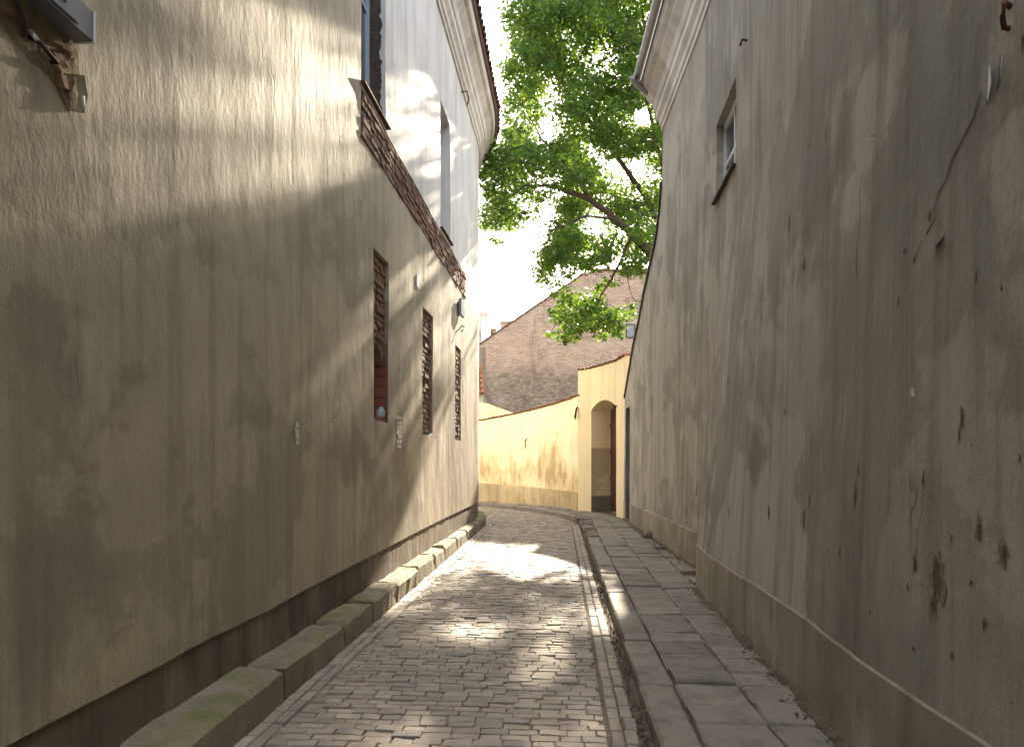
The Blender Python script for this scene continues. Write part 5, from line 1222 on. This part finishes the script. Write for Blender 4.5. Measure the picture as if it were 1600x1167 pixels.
FL = thing('plaster_flake', 'curled strip of loose plaster with a pale edge under the grey box', 'plaster flake', tuple(LS(3.0, 3.17, .02)))
put('flake', mesh('flake', [LS(2.975, 3.28, .002), LS(3.0, 3.285, .03), LS(3.015, 3.20, .035), LS(2.985, 3.20, .012), LS(3.0, 3.12, .03), LS(2.982, 3.115, .004)], [(0, 1, 2, 3), (3, 2, 4, 5)], 'plaster_left'), FL)
put('pale_edge', tube('pale_edge', [LS(2.992, 3.19, .03), LS(2.995, 3.13, .032)], .006, 'white_paint', 5), FL)
# little plate, lamp box, hook
pl = put('wall_plate', wall_boxes(LS, [(9.66, 9.80, 4.05, 4.22, .004, .014)], 'white_paint', 'wall_plate')); tag(pl, 'small white plate on left wall between first niche and brick band', 'plate')
LX = thing('wall_box', 'narrow grey wall box just below the end of the brick band', 'wall box', tuple(LS(13.4, 4.5, .1)))
lbox('housing', 13.22, 13.62, 4.42, 4.72, .03, .085, 'grey_metal', LX)
lbox('back_plate', 13.30, 13.54, 4.46, 4.68, .003, .03, 'dark_metal', LX)
hk = put('wall_hook', tube('wall_hook', [LS(13.45, 4.16, .0), LS(13.46, 4.24, .05), LS(13.55, 4.22, .10), LS(13.35, 4.10, .06)], .012, 'dark_metal', 6)); tag(hk, 'bent iron hook on left wall under the narrow grey box', 'hook')
hk2 = put('cornice_hook', tube('cornice_hook', [LS(13.8, 9.02, .0), LS(13.8, 9.04, .12), LS(13.9, 8.92, .14), LS(13.95, 8.84, .10)], .014, 'dark_metal', 6)); tag(hk2, 'dark iron hook sticking out beneath the left cornice', 'hook')
# torn posters
def torn(name, u0, u1, z0, z1, label, n=6, mat='paper'):
    t_ = thing(name, label, 'poster', tuple(LS((u0+u1)/2, (z0+z1)/2, .01)))
    for k in range(n):
        zc = z0+(z1-z0)*(k+.5)/n; h_ = (z1-z0)/n*.42; pts = []
        a_ = u0+random.uniform(0, .25)*(u1-u0); b_ = u1-random.uniform(0, .25)*(u1-u0)
        top = [(a_+(b_-a_)*q/5, zc+h_+random.gauss(0, h_*.25)) for q in range(6)]; bot = [(a_+(b_-a_)*q/5, zc-h_+random.gauss(0, h_*.25)) for q in range(6)]
        v = [LS(u, z, .005+random.uniform(0, .004)) for u, z in top+bot]
        put('paper_scrap', mesh('paper_scrap', v, [(i, i+6, i+7, i+1) for i in range(5)], mat), t_)
    return t_
torn('torn_poster', 8.55, 8.82, 1.74, 2.16, 'torn white poster remains on left wall right of the first niche', 7)
torn('torn_sticker', 5.36, 5.45, 1.72, 1.90, 'small torn white sticker scraps low on the left wall', 4)
# bottle in the alcove
def lathe(name, prof, mat, n=14):
    V = [(r*math.cos(2*math.pi*k/n), r*math.sin(2*math.pi*k/n), z) for r, z in prof for k in range(n)]
    F = [(i*n+k, i*n+(k+1) % n, (i+1)*n+(k+1) % n, (i+1)*n+k) for i in range(len(prof)-1) for k in range(n)]
    F.append(tuple(range(n))[::-1]); return mesh(name, V, F, mat, smooth=True)
p = LS(8.05, 2.095, -.05)
bo = put('glass_jar', lathe('glass_jar', [(.035, 0), (.048, .01), (.052, .06), (.045, .09), (.03, .105), (.03, .125), (.026, .125), (.026, .10)], 'bottle'), None, p); tag(bo, 'small pale blue glass jar standing in the first brick niche', 'jar')

# right wall: chips, cracks, hook, sticker
t = NT('bared_brown'); M['chip'] = t.fin(t.mix(t.ramp(t.noise(t.pos(), 30, 5, .7), .35, .65), (.095, .07, .052), (.19, .145, .11)), .95, t.bump(t.noise(t.pos(), 50, 5), .9, .01))
M['bared_pale'] = simple('bared_undercoat', (.27, .225, .17), .95, .3, 20, .8)
def chip(u, z, w_, h_, parent, name='plaster_chip', mat='chip'):
    n = 17; v = [RS(u, z, .0032)]
    for k in range(n):
        q = 2*math.pi*k/n; r = random.uniform(.3, 1.15); v.append(RS(u+math.cos(q)*w_*r, z+math.sin(q)*h_*r, .0022))
    return put(name, mesh(name, v, [(0, 1+(k+1) % n, 1+k) for k in range(n)], mat), parent)
wall_r = [o for o in RB_.children if o.name.startswith('wall')][0]
chips = [(2.72, 1.12, .045, .10), (2.75, 1.02, .03, .06), (2.32, 1.28, .022, .05), (2.45, 1.35, .02, .05), (2.5, 1.15, .015, .02), (2.62, 1.3, .012, .025), (2.9, 1.16, .02, .05), (2.95, 1.05, .012, .02), (2.42, 1.02, .015, .03), (3.5, 1.42, .02, .07), (3.7, 1.1, .016, .04), (4.3, 1.35, .025, .06), (4.4, 1.22, .02, .07), (4.9, 1.95, .02, .045), (4.55, 2.9, .02, .05), (4.9, 3.3, .015, .06), (4.2, 3.6, .014, .05), (3.0, 2.52, .03, .02), (3.05, 2.3, .014, .03), (2.8, 2.6, .018, .03), (5.6, 2.75, .02, .04), (5.2, 1.2, .02, .06), (6.3, 2.2, .02, .04), (6.4, 1.1, .025, .06), (7.0, 2.4, .02, .05), (2.25, 1.6, .01, .02), (2.55, 1.75, .008, .05), (9.6, 1.15, .03, .09), (10.6, 1.3, .025, .07), (11.8, 1.2, .03, .09), (2.62, .85, .02, .02), (2.9, .8, .02, .02), (3.3, .86, .015, .02)]
for c in chips:
    if c[3] > .045: chip(c[0]+.006, c[1]+.004, c[2]*1.5, c[3]*1.25, wall_r, 'plaster_chip', 'bared_pale')
    chip(c[0], c[1], c[2]*.8, c[3]*.9, wall_r).location.x -= .0012
for _ in range(16):
    u = random.uniform(2.2, 9) if random.random() < .6 else random.uniform(2.2, 3.2); z = random.uniform(.75, 3.2); k = random.uniform(.004, .012)
    chip(u, z, k, k*random.uniform(1.2, 5), wall_r)
for pts in ([(2.47, 2.93), (2.52, 2.86), (2.60, 2.80), (2.66, 2.76), (2.69, 2.70), (2.74, 2.68), (2.77, 2.63), (2.77, 2.58), (2.83, 2.53)], [(2.86, 2.52), (2.92, 2.47), (2.93, 2.44)], [(2.36, 3.0), (2.36, 2.93), (2.38, 2.88)], [(3.55, 3.1), (3.6, 3.0), (3.58, 2.85), (3.62, 2.7), (3.6, 2.55)]):
    put('crack', tube('crack', [RS(u, z, .0005) for u, z in pts], [.001]+[.0035]*(len(pts)-2)+[.001], 'chip', 5), wall_r)
    put('plaster_lip', tube('plaster_lip', [RS(u-.008, z, -.001) for u, z in pts], [.002]+[.007]*(len(pts)-2)+[.002], 'plaster_right', 6), wall_r)
f1 = put('loose_flake', mesh('loose_flake', [RS(2.425, 2.985, .002), RS(2.385, 2.98, .022), RS(2.375, 2.91, .022), RS(2.39, 2.87, .024), RS(2.43, 2.87, .002)], [(0, 1, 2, 3, 4)], 'white_paint'), wall_r)
f2 = put('loose_flake', mesh('loose_flake', [RS(2.76, 2.46, .001), RS(2.69, 2.49, .001), RS(2.70, 2.46, .02), RS(2.75, 2.43, .022)], [(0, 1, 2, 3)], 'plaster_right'), wall_r)
rh = put('iron_ring', tube('iron_ring', [RS(2.31, 3.13, .0), RS(2.30, 3.14, .03), RS(2.27, 3.11, .045), RS(2.28, 3.075, .045), RS(2.31, 3.06, .02), RS(2.315, 3.06, 0)], .009, 'rust', 7)); tag(rh, 'rusty iron ring hook at the top edge of the right wall', 'hook')
na = put('wall_nail', tube('wall_nail', [RS(6.85, 5.80, -.01), RS(6.85, 5.81, .05), RS(6.9, 5.78, .06)], .012, 'dark_metal', 6)); tag(na, 'dark nail in the right wall above the small window', 'nail')
st_ = put('paper_sticker', wall_boxes(RS, [(2.905, 2.945, 1.868, 1.905, .002, .004)], 'paper', 'paper_sticker')); tag(st_, 'little pale square sticker on the right wall at head height', 'sticker')
# hooks and patches of the yellow wall
lh = thing('gate_bracket', 'dark iron lamp bracket on the yellow wall left of the arched gate', 'bracket', (2.0, 20.2, 2.9))
p, th = road(19.66, 2.1); nn = Vector((-math.cos(th), math.sin(th), 0))
put('arm', tube('arm', [Vector((p.x, p.y, 3.18))+nn*.01, Vector((p.x, p.y, 3.10))+nn*.06, Vector((p.x, p.y, 2.88))+nn*.10, Vector((p.x, p.y, 2.80))+nn*.09], [.02, .035, .04, .02], 'rust', 7), lh)
hk3 = thing('gate_hook', 'rusty hook on the yellow pier between arched gate and grey doorway', 'hook', (2.8, 18.2, 3.0))
p = Vector((2.80, 18.15, 3.02)); put('arm', tube('arm', [p, p+Vector((-.1, -.02, .02)), p+Vector((-.13, -.02, -.1)), p+Vector((-.06, -.02, -.14))], .018, 'rust', 6), hk3)
gcrack = [(22.05, 2.32), (22.12, 2.28), (22.16, 2.2), (22.13, 2.05), (22.2, 1.95)]
yw = [o for o in YW.children if o.name.startswith('wall_face')][0]
put('crack', tube('crack', [road(s_, 2.08, z)[0] for s_, z in gcrack], [.008, .02, .016, .014, .006], 'chip', 5), yw)

# ------------------------------------------------------------------ litter and stones
rk = block('loose_stone', .22, .17, .13, .045, 'stone', .012, True); o = put('loose_stone', rk, None, (2.66, 13.2, .09), (0, .08, .5)); tag(o, 'single rounded stone lying at the foot of the right wall', 'stone')
V, F = [], []; yy_ = frange(2.4, 17.4, .06)
for y in yy_:
    w_ = .035+.05*max(0, noise.noise(Vector((y*2.3, 0, 5)))+.25); h_ = .012+.05*max(0, noise.noise(Vector((y*3.1, 4, 5)))+.1)
    a_ = RS(y, .1, -.02); b_ = RS(y, .1, .02); c_ = RS(y, .1, .02+w_); a_.z = b_.z = .1+h_; c_.z = .098; V += [a_, b_, c_]
for i in range(len(yy_)-1):
    if abs((yy_[i]+yy_[i+1])/2-8) > .05: F += [(3*i, 3*i+1, 3*i+4, 3*i+3), (3*i+1, 3*i+2, 3*i+5, 3*i+4)]
struct(put('foot_dirt', mesh('foot_dirt', V, F, 'dirt')), 'stuff', 'ridge of washed-up dirt along the foot of the right wall')
V, F = [], []
def crumb(p, r):
    b = len(V); k = 5
    for i in range(k):
        q = 2*math.pi*i/k+random.random(); V.append(p+Vector((math.cos(q)*r*random.uniform(.7, 1.2), math.sin(q)*r*random.uniform(.7, 1.2), 0)))
    V.append(p+Vector((random.gauss(0, r*.2), random.gauss(0, r*.2), r*random.uniform(.5, .9))))
    for i in range(k): F.append((b+i, b+(i+1) % k, b+k))
for _ in range(1500):
    s_ = random.uniform(2.6, 17.5); p, th = road(s_, random.gauss(1.185, .02), -.004); crumb(p, random.uniform(.004, .015))
for _ in range(1100):
    y = random.uniform(3, 17.3); p = RS(y, .1, .02+abs(random.gauss(0, .05))); p.z = .098; crumb(p, random.uniform(.005, .02))
for _ in range(700):
    s_ = random.uniform(2.6, 17); p, th = road(s_, random.gauss(-1.13, .012), -.006); crumb(p, random.uniform(.004, .012))
struct(put('debris', mesh('debris', V, F, 'dirt')), 'stuff', 'crumbs of mortar and dirt along kerbs and wall foot')
V, F = [], []
def litter(p, r):
    b = len(V); a_ = random.uniform(0, 6.28); tl = random.uniform(-.3, .3)
    for q, rr in ((0, 1), (1.0, .55), (2.2, .7), (3.14, .9), (4.1, .65), (5.3, .55)):
        V.append(p+Vector((math.cos(q+a_)*r*rr, math.sin(q+a_)*r*rr, .004+abs(math.sin(q))*tl*r+.3*r*abs(tl))))
    F.append(tuple(range(b, b+6)))
for _ in range(160):
    s_ = random.uniform(2.6, 17); p, th = road(s_, random.choice((random.gauss(1.17, .03), random.gauss(-1.12, .03), random.uniform(-1, 2.2))), .0)
    if random.random() < .5: y = random.uniform(3, 17); p = RS(y, .1, .03+abs(random.gauss(0, .08)))
    p.z = .103 if (p.x-(-.70+.0712*p.y)) > 1.2 else .004
    litter(p, random.uniform(.008, .024))
struct(put('dry_leaves', mesh('dry_leaves', V, F, 'dry_leaf')), 'stuff', 'small dry leaves scattered along kerbs')
V, F = [], []
for _ in range(70):
    c0 = RS(random.uniform(4, 17), .1, .02) if random.random() < .6 else road(random.uniform(4, 14), random.choice((1.19, -1.135)))[0]
    c0.z = .095 if c0.x > 1.3 else -.005
    for k in range(random.randint(3, 8)):
        a_ = random.uniform(0, 6.28); h_ = random.uniform(.02, .055); d = Vector((math.cos(a_), math.sin(a_), 0)); sd = Vector((-d.y, d.x, 0))*.004; b = len(V)
        V += [c0+sd, c0-sd, c0+d*h_*.5+Vector((0, 0, h_))]; F.append((b, b+1, b+2))
struct(put('weeds', mesh('weeds', V, F, 'weed')), 'stuff', 'tiny weeds in the joints along walls')
